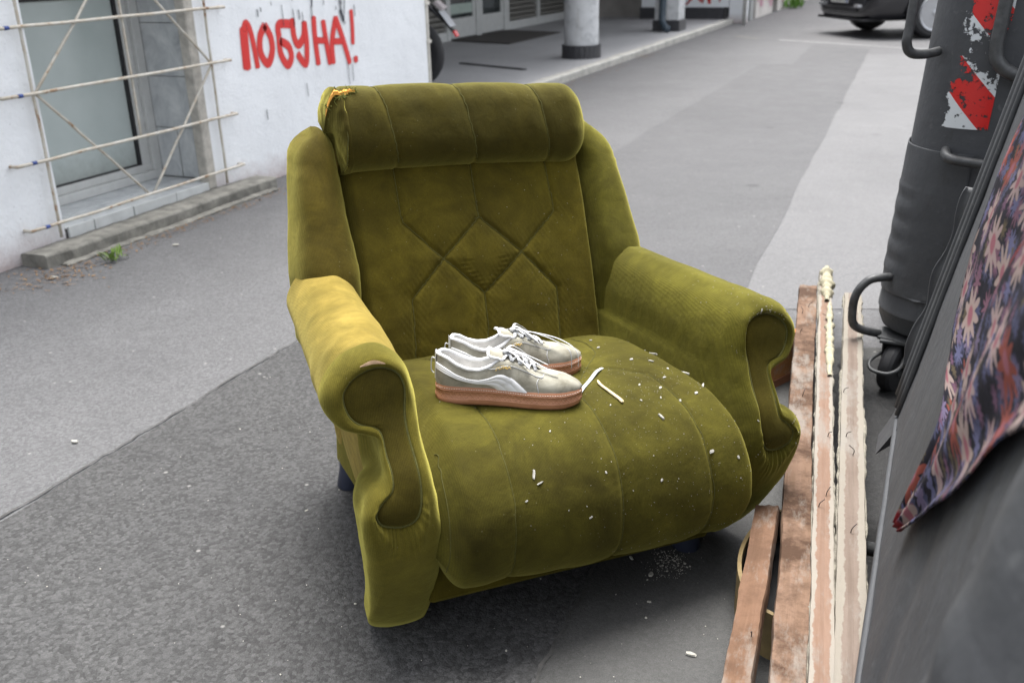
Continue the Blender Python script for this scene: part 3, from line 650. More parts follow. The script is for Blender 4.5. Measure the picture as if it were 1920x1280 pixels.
off += 0.0003 * np.exp(-(d / .03) ** 2) * np.sin(A_ * 420 + X * 160 + 3 * nz(X, A_, 12))
for cx_, cy_, rr in ((-.13, .12, .15), (-.05, .23, .14)): off -= 0.009 * np.exp(-(((X - cx_) / rr) ** 2 + ((A_ - arc_y(cy_)) / (rr * .7)) ** 2))
P = np.zeros(X.shape + (3,)); P[..., 0] = X
P[..., 1] = np.interp(A_, arc_, pr[:, 0]) + off * np.interp(A_, arc_, nrm[:, 0]); P[..., 2] = np.interp(A_, arc_, pr[:, 1]) + off * np.interp(A_, arc_, nrm[:, 1])
P_seat = P.copy(); seat = grid_obj('seat', P, V_SEAT, chair); fixn(seat)
def seat_ij(x, a):
    j = int(np.clip(np.searchsorted(arc_, a), 0, nvs - 1)); i = int(np.clip(round((x / (hwl if x < 0 else hw)(arc_[j]) + 1) / 2 * (nus - 1)), 0, nus - 1)); return i, j
def on_seat(x, a, h=0.0):
    i, j = seat_ij(x, a); return P_seat[i, j] + h * np.array([0, nrm[j, 0], nrm[j, 1]])
for line in sl:
    pp = arcsample(crom(line, 6), 70); q = np.array([on_seat(x, a, 0.0009) for x, a in pp]); q[1:-1] = (q[:-2] + q[1:-1] + q[2:]) / 3
    MB().tube(q, 0.0006, 5).build('seam', M_PIPING, seat, smooth=True)
for sg in (-1, 1):
    q = np.array([on_seat(sg * ((hwl if sg < 0 else hw)(a) - .022), a, 0.0009) for a in np.linspace(arc_y(-.02), arc_z(.15), 70)]); q[1:-1] = (q[:-2] + q[1:-1] + q[2:]) / 3
    MB().tube(q, 0.0007, 5).build('seam', M_PIPING, seat, smooth=True)
# --- arms
FR = [(0, .585), (.052, .570), (.088, .524), (.090, .484), (.066, .452), (.024, .436), (.004, .428), (.004, .402), (.004, .376), (.014, .360), (.038, .344), (.052, .306), (.048, .245), (.034, .155), (.022, .065), (.014, .002), (-.036, -.022),
      (-.100, -.020), (-.110, .060), (-.108, .155), (-.104, .245), (-.092, .31), (-.086, .36), (-.080, .42), (-.080, .49), (-.064, .548), (-.032, .577)]
PN = [(-.005, .556), (.033, .544), (.056, .518), (.053, .486), (.037, .464), (.010, .455), (-.003, .442), (-.005, .41), (-.008, .38), (-.004, .357), (.016, .340), (.029, .322), (.023, .304), (.012, .296), (.000, .292), (-.008, .290), (-.018, .289),
      (-.028, .290), (-.037, .293), (-.045, .299), (-.051, .311), (-.055, .33), (-.057, .36), (-.055, .40), (-.051, .455), (-.056, .515), (-.040, .546)]
BK = FR[:6] + [(.018, .425), (.022, .40), (.022, .37), (.020, .34), (.016, .30), (.012, .26), (.006, .21), (-.002, .16), (-.010, .12), (-.018, .085), (-.050, .072), (-.080, .085), (-.088, .12)] + FR[19:]
UP_ = 8
_yf = crom([(-.03, .056), (.03, .032), (.10, .000), (.18, -.036), (.25, -.054), (.30, -.057), (.335, -.053), (.38, -.035), (.42, -.004), (.47, .024), (.52, .035), (.60, .05)], 12)
def yfront(z): return np.interp(z, _yf[:, 0], _yf[:, 1])
def arm(s, name, mat, lab):
    fr_, pn_, bk_ = [np.array(a, float) for a in (FR, PN, BK)]
    if s > 0:
        for k, q_ in {9: (.020, .372), 10: (.044, .360), 11: (.060, .330), 12: (.062, .278), 13: (.046, .205), 14: (.020, .132), 15: (-.004, .066), 16: (-.040, .036), 17: (-.074, .050), 18: (-.086, .11), 19: (-.100, .17)}.items(): fr_[k] = q_
        fr_[:, 1] += .004 * (fr_[:, 1] > .4); pn_[:, 1] += .004 * (pn_[:, 1] > .4)
        bk_[:6] = fr_[:6]; bk_[19:] = fr_[19:]
    f, p, b = [crom(a, UP_, True) for a in (fr_, pn_, bk_)]
    N = len(f); rows = []
    lower = np.zeros(N); lower[int(5.3 * UP_):int(19 * UP_)] = 1
    for dpt in [.60, .56, .50, .44, .38, .32, .26, .21, .175, .15, .135, .12, .105, .09, .075, .06, .045, .032]:
        m = sm(.10, .155, dpt) * lower; q = f * (1 - m[:, None]) + b * m[:, None]
        z = q[:, 1]; fade = 1 - sm(.05, .28, dpt)
        y = yfront(z) * fade + dpt
        cx_ = .432 - .050 * dpt / .56; inw = .055 * (dpt / .56) * np.clip(1 - z / .43, 0, 1)
        roll = (z > .43) * (1 - .10 * sm(.1, .56, dpt)); o = q[:, 0] * np.where(z > .43, 1 - .12 * sm(.05, .56, dpt), 1)
        puck = .0012 * np.sin(np.arange(N) * .8) * (dpt < .1) * sm(.36, .30, z) * sm(.22, .28, z) + .0006 * np.sin(dpt * 60 + 6 * np.sin(np.arange(N) * .05)) * (z > .40)
        fold = .0025 * np.sin(y * 70 + z * 8) * lower * (dpt > .16)
        rows.append(np.stack([s * (cx_ + o - inw + fold + puck), y, z + .014 * dpt / .56 * (z > .4) + puck], 1))
    nbody = len(rows)
    for k, dy in [(.10, .018), (.22, .008), (.38, .001), (.50, -.002), (.60, -.003), (.68, -.004), (.75, -.004), (.81, -.0035), (.87, -.003), (.92, -.0015), (.96, .0015), (1.0, .0055)]:
        q = f * (1 - k) + p * k; q = q.copy(); z = q[:, 1]
        puck = .0016 * np.sin(np.arange(N) * .95 + 1.1 * np.sin(np.arange(N) * .23)) * sm(.36, .32, p[:, 1]) * sm(.70, .90, k)
        puck = puck - .007 * sm(.345, .315, p[:, 1]) * math.exp(-((k - .84) / .10) ** 2)
        rows.append(np.stack([s * (.432 + q[:, 0]), yfront(z) + dy + puck, z], 1))
    G = np.array(rows)
    from mathutils import noise as mn
    for i in range(G.shape[0]):
        for j in range(N):
            v = Vector(G[i, j]); G[i, j] += np.array(mn.noise_vector(v * 11)) * .0032 + np.array(mn.noise_vector(v * 30 + Vector((s, 0, 0)))) * .0010
    j0, j1 = int(6 * UP_), int(15.5 * UP_); i1 = 9
    isplit = nbody - 2
    F = [fc for i in range(isplit) for j, fc in enumerate([(i * N + j, (i + 1) * N + j, (i + 1) * N + (j + 1) % N, i * N + (j + 1) % N) for j in range(N)]) if not (i < i1 and j0 <= j < j1) and not (i >= 8 and int(6.2 * UP_) < j < int(22 * UP_))]
    F2 = [fc for i in range(8, G.shape[0] - 1) for j, fc in enumerate([(i * N + j, (i + 1) * N + j, (i + 1) * N + (j + 1) % N, i * N + (j + 1) % N) for j in range(N)]) if not (i < i1 and j0 <= j < j1) and (i >= isplit or int(6.2 * UP_) < j < int(22 * UP_))]
    o = mesh(name, G.reshape(-1, 3), F, mat, chair, smooth=True); fixn(o); o['label'] = lab
    fp = mesh('front_post', G.reshape(-1, 3), F2, V_POST if s < 0 else mat, o, smooth=True); fixn(fp)
    sub = G[:i1 + 1, j0:j1 + 1].copy()
    so_ = grid_obj('side_panel', sub, V_SIDE, o); fixn(so_)
    # keyhole panel and welt
    med = lambda z: np.interp(z, [.31, .335, .36, .40, .45, .49, .515], [-.018, -.020, -.030, -.031, -.026, -.004, .0])
    rows = []
    for k, dy in [(0, .0058), (.06, .0015), (.15, -.001), (.4, -.003), (.8, -.0042), (1.0, -.0045)]:
        zc = np.clip(p[:, 1], .316, .512); tgt = np.stack([med(zc), zc], 1); q = p * (1 - k) + tgt * k
        rows.append(np.stack([s * (.432 + q[:, 0]), yfront(q[:, 1]) + dy, q[:, 1]], 1))
    Gp = np.array(rows); po = grid_obj('front_panel', Gp, V_PAN, o, False, True); fixn(po)
    wl = np.stack([s * (.432 + p[:, 0] * 1.0), yfront(p[:, 1]) + .0018, p[:, 1]], 1)
    MB().tube(wl, 0.0021, 6, closed=True).build('welt', M_PIPING, o, smooth=True)
    return o, G
armL, GL = arm(-1, 'armrest', V_LARM, 'left armrest faded and painted lit in mustard yellow')
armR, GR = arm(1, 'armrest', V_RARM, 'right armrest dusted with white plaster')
# scuff holes on the left scroll, bare fabric showing
V, F = [], []
for i in range(14):
    t = i / 13; o_, z_ = -.022 + .046 * t, .563 + .004 * math.sin(t * 3.1); ww = .0045 * math.sin(math.pi * min(.98, t + .02)) + .0006
    for s_ in (-1, 0, 1): V.append((-(.432 + o_), yfront(z_) - .0045 - .001 * (s_ == 0), z_ + ww * s_))
mesh('worn_patch', V, gridfaces(14, 3), simple('bare_backing', (0.62, 0.42, 0.26), 0.9, 0.3, 90), armL, smooth=True)
# --- wings
def wing(s, mat):
    zz = np.r_[np.linspace(.40, .825, 30), .842, .856, .866, .872, .8745]; n = 56; rows = []
    for z in zz:
        yf = np.interp(z, [.40, .55, .60, .70, .80, .85, .88], [.49, .490, .505, .565, .622, .650, .662]); yb = yf + np.interp(z, [.4, .6, .88], [.27, .235, .155])
        xi = np.interp(z, [.4, .6, .88], [.296, .302, .318]); xo = np.interp(z, [.40, .56, .62, .72, .80, .88], [.425, .436, .432, .421, .412, .402])
        k = 1.0 if z <= .825 else math.sqrt(max(0, 1 - ((z - .825) / .05) ** 2)); a = np.linspace(0, 2 * math.pi, n, endpoint=False)
        ca, sa = np.cos(a), np.sin(a); e = 2 / 3.2
        cx_, cy_ = (xi + xo) / 2, (yf + yb) / 2; rx, ry = (xo - xi) / 2, (yb - yf) / 2
        kx = max(.02, (rx - .035 * (1 - k)) / rx if k > 0 else .2); ky = max(.02, (ry - .035 * (1 - k)) / ry)
        if z > .874: kx = ky = .08
        rows.append(np.stack([s * (cx_ + rx * kx * np.sign(ca) * np.abs(ca) ** e), cy_ + ry * ky * np.sign(sa) * np.abs(sa) ** e, np.full(n, z) - .012 * (np.sign(ca) * np.abs(ca) ** e) * (z > .8)], 1))
    G = np.array(rows)
    for i in range(G.shape[0]):
        for j in range(n):
            v = Vector(G[i, j]); G[i, j] += np.array(mnoise.noise_vector(v * 10)) * .004 + np.array(mnoise.noise_vector(v * 28)) * .0012
    o = grid_obj('wing', G, mat, chair, False, True)
    b = bmesh.new(); b.from_mesh(o.data); b.verts.ensure_lookup_table(); f_ = b.faces.new([b.verts[(G.shape[0] - 1) * n + j] for j in range(n)]); f_.smooth = True; bmesh.ops.recalc_face_normals(b, faces=b.faces); b.to_mesh(o.data); b.free(); return o
wing(-1, V_WINGL); wing(1, V_RARM)
# --- back shell, base, legs
zz = np.linspace(.08, .84, 20); rows = []
for z in zz:
    yb = np.interp(z, [.08, .84], [.72, .81]); xo = np.interp(z, [.08, .4, .84], [.33, .375, .385])
    a = np.linspace(0, 2 * math.pi, 40, endpoint=False); ca, sa = np.cos(a), np.sin(a)
    rows.append(np.stack([xo * np.sign(ca) * np.abs(ca) ** .35, yb - .06 + .06 * np.sign(sa) * np.abs(sa) ** .5, np.full(40, z)], 1))
o = grid_obj('back_shell', np.array(rows), V_SIDE, chair, False, True); fixn(o)
MB().box(-.335, .325, .02, .70, .055, .30).build('base_frame', V_BACK, chair, bevel=0.01)
M_LEG = simple('dark_blue_plastic', (0.025, 0.03, 0.05), 0.35, 0.1, 20, 0.03)
for lx, ly in ((-.31, .665), (.31, .665), (-.24, .24), (.292, .055)):
    zb = .0632 * lx + .019 * ly
    MB().lathe([(.030, zb + .002), (.033, zb + .008), (.026, zb + .05), (.024, .12)], 20, c=(lx, ly, 0)).build('leg', M_LEG, chair, smooth=False, auto=0.7)
# ------------------------------------------------------------------ sneakers
def m_suede(name):
    t = NT(name); f = t.noise(22, 5, 0.65, dist=0.5); c = t.ramp(f, [(0.3, (0.19, 0.178, 0.138)), (0.5, (0.30, 0.287, 0.236)), (0.7, (0.39, 0.375, 0.315))])
    return t.fin(c, 0.95, t.bump(t.noise(700, 2), 0.3, 0.001), spec=0.1, **{'Sheen Weight': 0.1})
M_SUEDE = m_suede('grey_beige_suede'); M_WHITE = simple('white_leather', (0.66, 0.67, 0.68), 0.45, 0.05, 40, 0.05)
M_LINING = simple('white_lining', (0.60, 0.59, 0.57), 0.9, 0.12, 60, 0.2, 0.001); M_LACE = simple('grey_white_lace', (0.50, 0.51, 0.52), 0.9, 0.12, 300, 0.4, 0.001)
M_GOLD = simple('gold_print', (0.62, 0.42, 0.10), 0.4, 0.1, 50, 0)
def m_gum():
    t = NT('gum_rubber'); uv = t.n('ShaderNodeUVMap', uv_map='uv'); sep = t.n('ShaderNodeSeparateXYZ'); t.l(uv.outputs[0], sep.inputs[0])
    u, v = sep.outputs[0], sep.outputs[1]
    def tri(x): return t.math('ABSOLUTE', t.math('SUBTRACT', t.math('FRACT', x), 0.5))
    a = tri(t.math('ADD', t.math('MULTIPLY', u, 95.0), t.math('MULTIPLY', v, 70.0))); b = tri(t.math('SUBTRACT', t.math('MULTIPLY', u, 95.0), t.math('MULTIPLY', v, 70.0)))
    line = t.math('MAXIMUM', t.ramp(a, [(0.36, 0.0), (0.48, 1.0)]), t.ramp(b, [(0.36, 0.0), (0.48, 1.0)]))
    band = t.math('MULTIPLY', t.ramp(v, [(0.0149, 0.0), (0.0165, 1.0)]), t.ramp(v, [(0.0325, 1.0), (0.034, 0.0)]))
    hgt = t.math('MULTIPLY', line, band)
    c = t.ramp(t.noise(30, 4), [(0.3, (0.34, 0.155, 0.082)), (0.7, (0.43, 0.205, 0.118))])
    c = t.mix(t.math('MULTIPLY', hgt, 0.35), c, (0.52, 0.29, 0.18))
    dirt = t.ramp(t.math('ADD', v, t.math('MULTIPLY', t.noise(60, 4), 0.01)), [(0.004, 0.6), (0.012, 0.0)]); c = t.mix(dirt, c, (0.20, 0.10, 0.06))
    return t.fin(c, 0.5, t.bump(hgt, 0.6, 0.0016), spec=0.4)
M_GUM = m_gum()
SL = .292
def plan(s): # half widths (outer, inner) along the length
    w = np.interp(s, [0, .1, .2, .35, .5, .62, .72, .80, .88, .94, .98, 1.0], [.034, .0365, .037, .0365, .040, .0455, .0475, .046, .040, .030, .0185, .0])
    if s < .11: w = .0365 * math.sqrt(max(0, 1 - ((.11 - s) / .11) ** 2))
    return w
def bend(s): return .006 * math.sin((s - .1) * 2.4)
ssamp = np.r_[0, .003, .008, .016, .028, .045, .065, .09, np.linspace(.11, .86, 34), np.linspace(.875, .98, 9), .988, .994, .998, 1.0]
def zsole(s): return np.interp(s, [0, .3, .6, .85, 1.0], [.0435, .0415, .0390, .0390, .0425])
def zbot(s): return .0075 * max(0, (s - .84) / .16) ** 1.6 + .003 * max(0, (.06 - s) / .06)
ZT = ([0, .04, .09, .15, .22, .30, .37, .42, .46, .52, .60, .68, .76, .85, .92, .97, 1.0], [.106, .107, .101, .089, .081, .0795, .088, .101, .104, .099, .088, .077, .0715, .067, .060, .0525, .044])
YT = ([0, .03, .08, .14, .22, .32, .40, .46, .54, .62, .68, .715, 1.0], [0, .014, .021, .0255, .0285, .0290, .0255, .0205, .0165, .0135, .0105, 0, 0])
def upper(s, a, sg):
    w0 = max(0, plan(s) - .0035); yt = min(np.interp(s, *YT), w0); zs = zsole(s) - .002; zt = max(np.interp(s, *ZT), zs + .0005)
    k = np.interp(s, [.3, .75], [.75, 1.0]); cy_ = math.cos(a * math.pi / 2) ** np.interp(s, [0, .5, .75], [1.0, .9, .80]); y = yt + (w0 - yt) * cy_
    z = zs + (zt - zs) * (math.sin(a * math.pi / 2) ** .95 if s > .5 else (a * (1 - sm(.25, .5, s)) + math.sin(a * math.pi / 2) * sm(.25, .5, s)))
    y += .0035 * math.sin(a * math.pi) * (s < .5) * min(1, s / .1)
    return np.array([s * SL, sg * y + bend(s), z])
def shoe(label, side, rest):
    root = thing('sneaker', label, 'sneaker', group='pair of sneakers left on the chair')
    # sole
    rows, uvs = [], []
    per = 0.0; ring = [(s, 1) for s in ssamp] + [(s, -1) for s in ssamp[::-1][1:-1]]
    pts = [np.array([s * SL, sg * plan(s) + bend(s)]) for s, sg in ring]
    V, UV = [], []
    heights = np.array([0, .06, .16, .34, .36, .76, .78, .80, .92, 1.0]); puff = np.array([-.0035, -.0010, .0, .0006, -.0003, -.0003, .0004, -.0012, -.0016, -.0035])
    n = len(ring); acc = np.r_[0, np.cumsum([np.linalg.norm(pts[(i + 1) % n] - pts[i]) for i in range(n - 1)])]
    cen = np.array([.5 * SL, bend(.5)])
    for i, (s, sg) in enumerate(ring):
        d = pts[(i + 1) % n] - pts[i - 1]; nn = np.array([-d[1], d[0]]); nn /= np.linalg.norm(nn) + 1e-9; nn = nn if nn @ (pts[i] - cen) > 0 else -nn
        for h, pf in zip(heights, puff):
            z = zbot(s) + (zsole(s) - zbot(s)) * h; q = pts[i] + nn * pf; V.append((q[0], q[1], z)); UV.append((acc[i], h * .043))
    nh = len(heights); F = gridfaces(n, nh, True, False) + [tuple(i * nh for i in range(n)), tuple(i * nh + nh - 1 for i in range(n))[::-1]]
    sole = mesh('sole', V, F, M_GUM, root, smooth=True, uv=UV); fixn(sole)
    bmx = bmesh.new(); bmx.from_mesh(sole.data)
    for e in bmx.edges:
        if e.calc_face_angle(0) > 0.9: e.smooth = False
    bmx.to_mesh(sole.data); bmx.free()
    st = MB()
    for sg in (1, -1):
        for s in np.arange(.02, .985, .0165):
            a, b = [np.array([x * SL, sg * (plan(x) - .0006) + bend(x), zsole(x) - .0052]) for x in (s, s + .010)]
            st.tube([a, b], .0007, 4)
    tag(st.build('stitch', simple('pale_thread', (0.6, 0.5, 0.42), 0.8), sole), kind='stuff')
    # upper
    aa = np.linspace(0, 1, 14); up_ = MB()
    for sg in (1, -1):
        G = np.array([[upper(s, a, sg) for a in aa] for s in ssamp]); nzv = np.array([[mnoise.noise(Vector(v) * 45) for v in r_] for r_ in G]); G[..., 1] += sg * nzv * .0011; G[..., 2] += nzv * .0009
        up_.add(G.reshape(-1, 3), gridfaces(len(ssamp), 14))
    uo = mesh('upper', up_.V, up_.F, M_SUEDE, root, smooth=True)
    bmu = bmesh.new(); bmu.from_mesh(uo.data); bmesh.ops.remove_doubles(bmu, verts=bmu.verts, dist=1e-5); bmesh.ops.recalc_face_normals(bmu, faces=bmu.faces); bmu.to_mesh(uo.data); bmu.free()
    # lining and collar
    ls = [s for s in ssamp if s <= .47]; ln = MB()
    for sg in (1, -1):
        G = np.array([[upper(s, 1.0, sg) * np.array([1, 1, 0]) + np.array([.004 if s < .05 else 0, -sg * (.0015 + .003 * k) * min(1, s / .05), np.interp(s, *ZT) * (1 - k) + .047 * k]) for k in np.linspace(0, 1, 6)] for s in ls]); ln.add(G.reshape(-1, 3), gridfaces(len(ls), 6))
    G = np.array([[(s * SL, sg * (plan(s) - .006) + bend(s), .050) for sg in np.linspace(-1, 1, 5)] for s in ssamp if .01 < s < .7]); ln.add(G.reshape(-1, 3), gridfaces(len(G), 5))
    mesh('lining', ln.V, ln.F, M_LINING, root, smooth=True)
    cp = [upper(s, 1.0, 1) for s in ls[::-1]] + [upper(s, 1.0, -1) for s in ls[1:]]; cp = arcsample(crom(np.array(cp), 2), 90); cp[:, 0] += np.where(cp[:, 0] < .01, .002, 0)
    MB().tube(cp, np.interp(np.linspace(0, 1, 90), [0, .08, .92, 1], [.0018, .0042, .0042, .0018]), 8).build('collar', M_WHITE, root, smooth=True)
    # tongue
    G = []
    for s in np.linspace(.355, .73, 22):
        hw_ = np.interp(s, [.355, .40, .5, .73], [.020, .0255, .0215, .012]); zc = np.interp(s, *ZT) + np.interp(s, [.355, .40, .46, .55, .73], [.034, .020, .003, -.001, -.004])
        G.append([(s * SL, hw_ * k + bend(s), zc - .006 * k * k) for k in np.linspace(-1, 1, 9)])
    G = np.array(G); tg = MB().add(G.reshape(-1, 3), gridfaces(22, 9)); Gb = G - np.array([0, 0, .004]); tg.add(Gb.reshape(-1, 3), gridfaces(22, 9))
    mesh('tongue', tg.V, tg.F, M_SUEDE, root, smooth=True)
    rim = np.array(list(G[:8, 0][::-1]) + list(G[0]) + list(G[:8, -1])) - np.array([0, 0, .002]); MB().tube(arcsample(crom(rim, 2), 50), .0030, 7).build('tongue_edge', M_WHITE, root, smooth=True)
    # side stripe, gold print, eyelets, overlay edges (both sides)
    def surf(s, a, sg, h):
        p = upper(s, a, sg); e = 1e-3; du = upper(min(1, s + e), a, sg) - upper(s - e, a, sg); dv_ = upper(s, min(1, a + e), sg) - upper(s, max(0, a - e), sg); n_ = np.cross(du, dv_); n_ /= np.linalg.norm(n_) + 1e-12
        n_ = n_ if n_[1] * sg > 0 else -n_
        return p + n_ * h
    for sg in (1, -1):
        ue = crom([(.012, .72), (.10, .66), (.20, .56), (.30, .47), (.40, .42), (.48, .36), (.555, .24), (.605, .11), (.632, .005)], 6); le = crom([(.012, .50), (.08, .45), (.17, .38), (.26, .29), (.33, .20), (.375, .12), (.40, .06), (.412, .03), (.418, .005)], 6)
        G = np.array([[surf(u_[0] * (1 - k) + l_[0] * k, u_[1] * (1 - k) + l_[1] * k, sg, .0015 + (.0006 if 0 < k < 1 else 0) - .0016 * (k in (0, 1))) for k in (0, .06, .3, .33, .36, .63, .66, .69, .94, 1)] for u_, l_ in zip(ue, le)])
        G[:, 3] = G[:, 3] * .5 + (G[:, 2] + G[:, 4]) * .25 ; G[:, 3, 1] -= sg * .0007; G[:, 6, 1] -= sg * .0007
        mesh('side_stripe', G.reshape(-1, 3), gridfaces(*G.shape[:2]), M_WHITE, root, smooth=True)
        ey = np.array([surf(s, a, sg, .0008) for s, a in crom([(.36, .90), (.42, .62), (.50, .66), (.58, .68), (.66, .66), (.72, .60), (.735, .80)], 6)]); MB().tube(ey, .0008, 5).build('eyestay_seam', M_LACE, root, smooth=True)
        to = np.array([surf(s, a, sg, .0006) for s, a in crom([(.70, .55), (.69, .35), (.70, .15), (.705, .01)], 6)]); MB().tube(to, .0007, 5).build('toe_seam', M_LACE, root, smooth=True)
        for s in (.455, .51, .565, .62, .67):
            c_ = surf(s, .90, sg, .0012); MB().tube([c_ + np.array([math.cos(a) * .0026, 0, math.sin(a) * .0026]) for a in np.linspace(0, 6.283, 12, endpoint=False)], .0007, 5, closed=True).build('eyelet', M_LACE, root, smooth=True)
        cu_ = bpy.data.curves.new('print', 'FONT'); cu_.body = 'PUMA'; cu_.size = .0105; cu_.align_x = 'CENTER'; cu_.extrude = .0002; cu_.offset = .0003
        to_ = bpy.data.objects.new('print', cu_); COL.objects.link(to_); dg = bpy.context.evaluated_depsgraph_get(); me = bpy.data.meshes.new_from_object(to_.evaluated_get(dg)); bpy.data.objects.remove(to_)
        for v in me.vertices:
            v.co.x *= 1.05
            s_, a_ = .462 + sg * 0 + (v.co.x if sg * side < 0 else -v.co.x) * (-sg * side) / SL * (1 if sg * side < 0 else 1) * 1.0, .56 + v.co.y / .075
            s_ = .462 + (v.co.x if sg < 0 else -v.co.x) / SL
            q = surf(s_, float(np.clip(a_, 0, 1)), sg, .0010 + v.co.z); v.co = Vector(q)
        me.materials.append(M_GOLD); link(bpy.data.objects.new('gold_print', me), root)
    # heel tab with loop
    G = np.array([[(-.0008 - .0006 * math.cos(k * 1.5), k * .0075 + bend(0), z) for k in (-1, -.5, 0, .5, 1)] for z in np.linspace(.048, .112, 10)]); G[..., 0] += (np.abs(G[..., 1] - bend(0)) / .03) ** 2 * .03
    hm = MB().add(G.reshape(-1, 3), gridfaces(10, 5)); mesh('heel_tab', hm.V, hm.F, M_WHITE, root, smooth=True)
    lp = np.array([(-.002, 0, .092), (-.007, .001, .094), (-.009, .001, .080), (-.008, 0, .064), (-.003, 0, .058)]) + np.array([0, bend(0), 0]); MB().tube(crom(lp, 6), .0022, 6, flat=.5).build('heel_loop', M_LACE, root, smooth=True)
    # laces: zigzag plus bow
    def lace(P, wdt=.0034, n=8):
        P = crom(P, n); return MB().tube(P, wdt, 8, flat=.22)
    rows_s = [.46, .515, .57, .625, .675]; e = lambda s, sg, h: surf(s, .93, sg, h)
    for i in range(4):
        for sg in (1, -1):
            a, b = e(rows_s[i], sg, .002), e(rows_s[i + 1], -sg, .002); m_ = (a + b) / 2 + np.array([0, 0, .0052 + (.0022 if sg > 0 else 0)])
            lace([a, a * .7 + m_ * .3 + np.array([0, 0, .0025]), m_, b * .7 + m_ * .3 + np.array([0, 0, .0025]), b]).build('lace', M_LACE, root, smooth=True)
    k0 = np.array([.468 * SL, bend(.47), np.interp(.468, *ZT) + .010])
    bow = [[k0, k0 + (.012, -.016, .006), k0 + (.034, -.026, -.010), k0 + (.050, -.030, -.026), k0 + (.038, -.020, -.018), k0 + (.014, -.008, .002), k0],
           [k0, k0 + (.010, .016, .008), k0 + (.028, .026, -.004), k0 + (.044, .030, -.020), k0 + (.032, .020, -.012), k0 + (.010, .008, .004), k0]]
    if rest == 'near': bow += [[k0, k0 + (.03, -.004, -.002), k0 + (.070, -.010, -.024), k0 + (.105, -.016, -.040)], [k0, k0 + (.02, .008, .000), k0 + (.055, .014, -.017), k0 + (.085, .016, -.033)]]
    else: bow += [[k0, k0 + (.04, -.012, -.006), k0 + (.085, -.024, -.024), k0 + (.112, -.046, -.044), k0 + (.116, -.052, -.085)], [k0, k0 + (.045, -.016, -.005), k0 + (.095, -.030, -.020), k0 + (.126, -.048, -.044), k0 + (.130, -.054, -.082)]]
    for b_ in bow: lace([np.array(p) for p in b_], .0027).build('lace', M_LACE, root, smooth=True)
    MB().lathe([(.0005, -.006), (.0055, -.004), (.0065, 0), (.005, .004), (.0005, .006)], 12, axis='Y', c=tuple(k0)).build('lace_knot', M_LACE, root, smooth=True)
    return root
def put_shoe(root, heel, toe, roll=0.0):
    """set heel/toe (chair-local x, y) down on the cushion"""
    def zat(x, y): return on_seat(x, arc_y(y))[2]
    h, t_ = np.array(heel), np.array(toe); dirn = t_ - h; dirn = dirn / np.linalg.norm(dirn); nn = np.array([-dirn[1], dirn[0]])
    zs = [(k, max(zat(*(h + dirn * k * SL + nn * o)) for o in (-.03, 0, .03))) for k in np.linspace(.03, .93, 13)]
    A = np.array([[k, 1] for k, _ in zs]); sl_, ic = np.linalg.lstsq(A, np.array([z for _, z in zs]), rcond=None)[0]
    lift = max(z - (sl_ * k + ic) for k, z in zs)
    p0 = np.array([h[0], h[1], ic + lift * 0.3 - .004]); ex = np.array([dirn[0], dirn[1], sl_ / SL]); ex /= np.linalg.norm(ex); ez = np.array([0, 0, 1.0]) - ex * ex[2]; ez /= np.linalg.norm(ez); ey = np.cross(ez, ex)
    ML = Matrix(((ex[0], ey[0], ez[0], p0[0]), (ex[1], ey[1], ez[1], p0[1]), (ex[2], ey[2], ez[2], p0[2]), (0, 0, 0, 1)))
    root.matrix_world = CH_M @ ML @ Matrix.Rotation(roll, 4, 'X') @ Matrix.Diagonal((1, 1, .9, 1))
near_shoe = shoe('grey suede sneaker with gum sole nearest the front of the seat', 1, 'near'); put_shoe(near_shoe, (-.260, .186), (-.006, .051))
far_shoe = shoe('grey suede sneaker partly hidden behind the other, nearer the backrest', -1, 'far'); put_shoe(far_shoe, (-.206, .250), (.060, .208))
# loose lace end on the seat
lp = [(.000, .075), (.030, .100), (.062, .128), (.092, .155), (.112, .174), (.122, .184)]
q = np.array([on_seat(x, arc_y(y), .0026 + .004 * (i == 3)) for i, (x, y) in enumerate(lp)])
o = MB().tube(crom(q, 8), .0042, 8, flat=.3).build('shoelace_end', M_LACE, smooth=True); o.matrix_world = CH_M; tag(o, 'flat grey lace end trailing over the seat past the toe', 'shoelace')
# wood splinter
lp = [(.072, .118), (.066, .095), (.070, .066), (.076, .038), (.078, .012)]
q = np.array([on_seat(x, arc_y(y), .0035) for x, y in lp]); o = MB().tube(crom(q, 6), np.interp(np.linspace(0, 1, 25), [0, .15, .5, .85, 1], [.0012, .0032, .0036, .0042, .0025]), 6, flat=.6).build('wood_splinter', simple('raw_pale_wood', (0.62, 0.50, 0.30), 0.85, 0.2, 60, 0.4, 0.002)); o.matrix_world = CH_M
tag(o, 'pale wood splinter lying on the seat beside the sneakers', 'splinter')
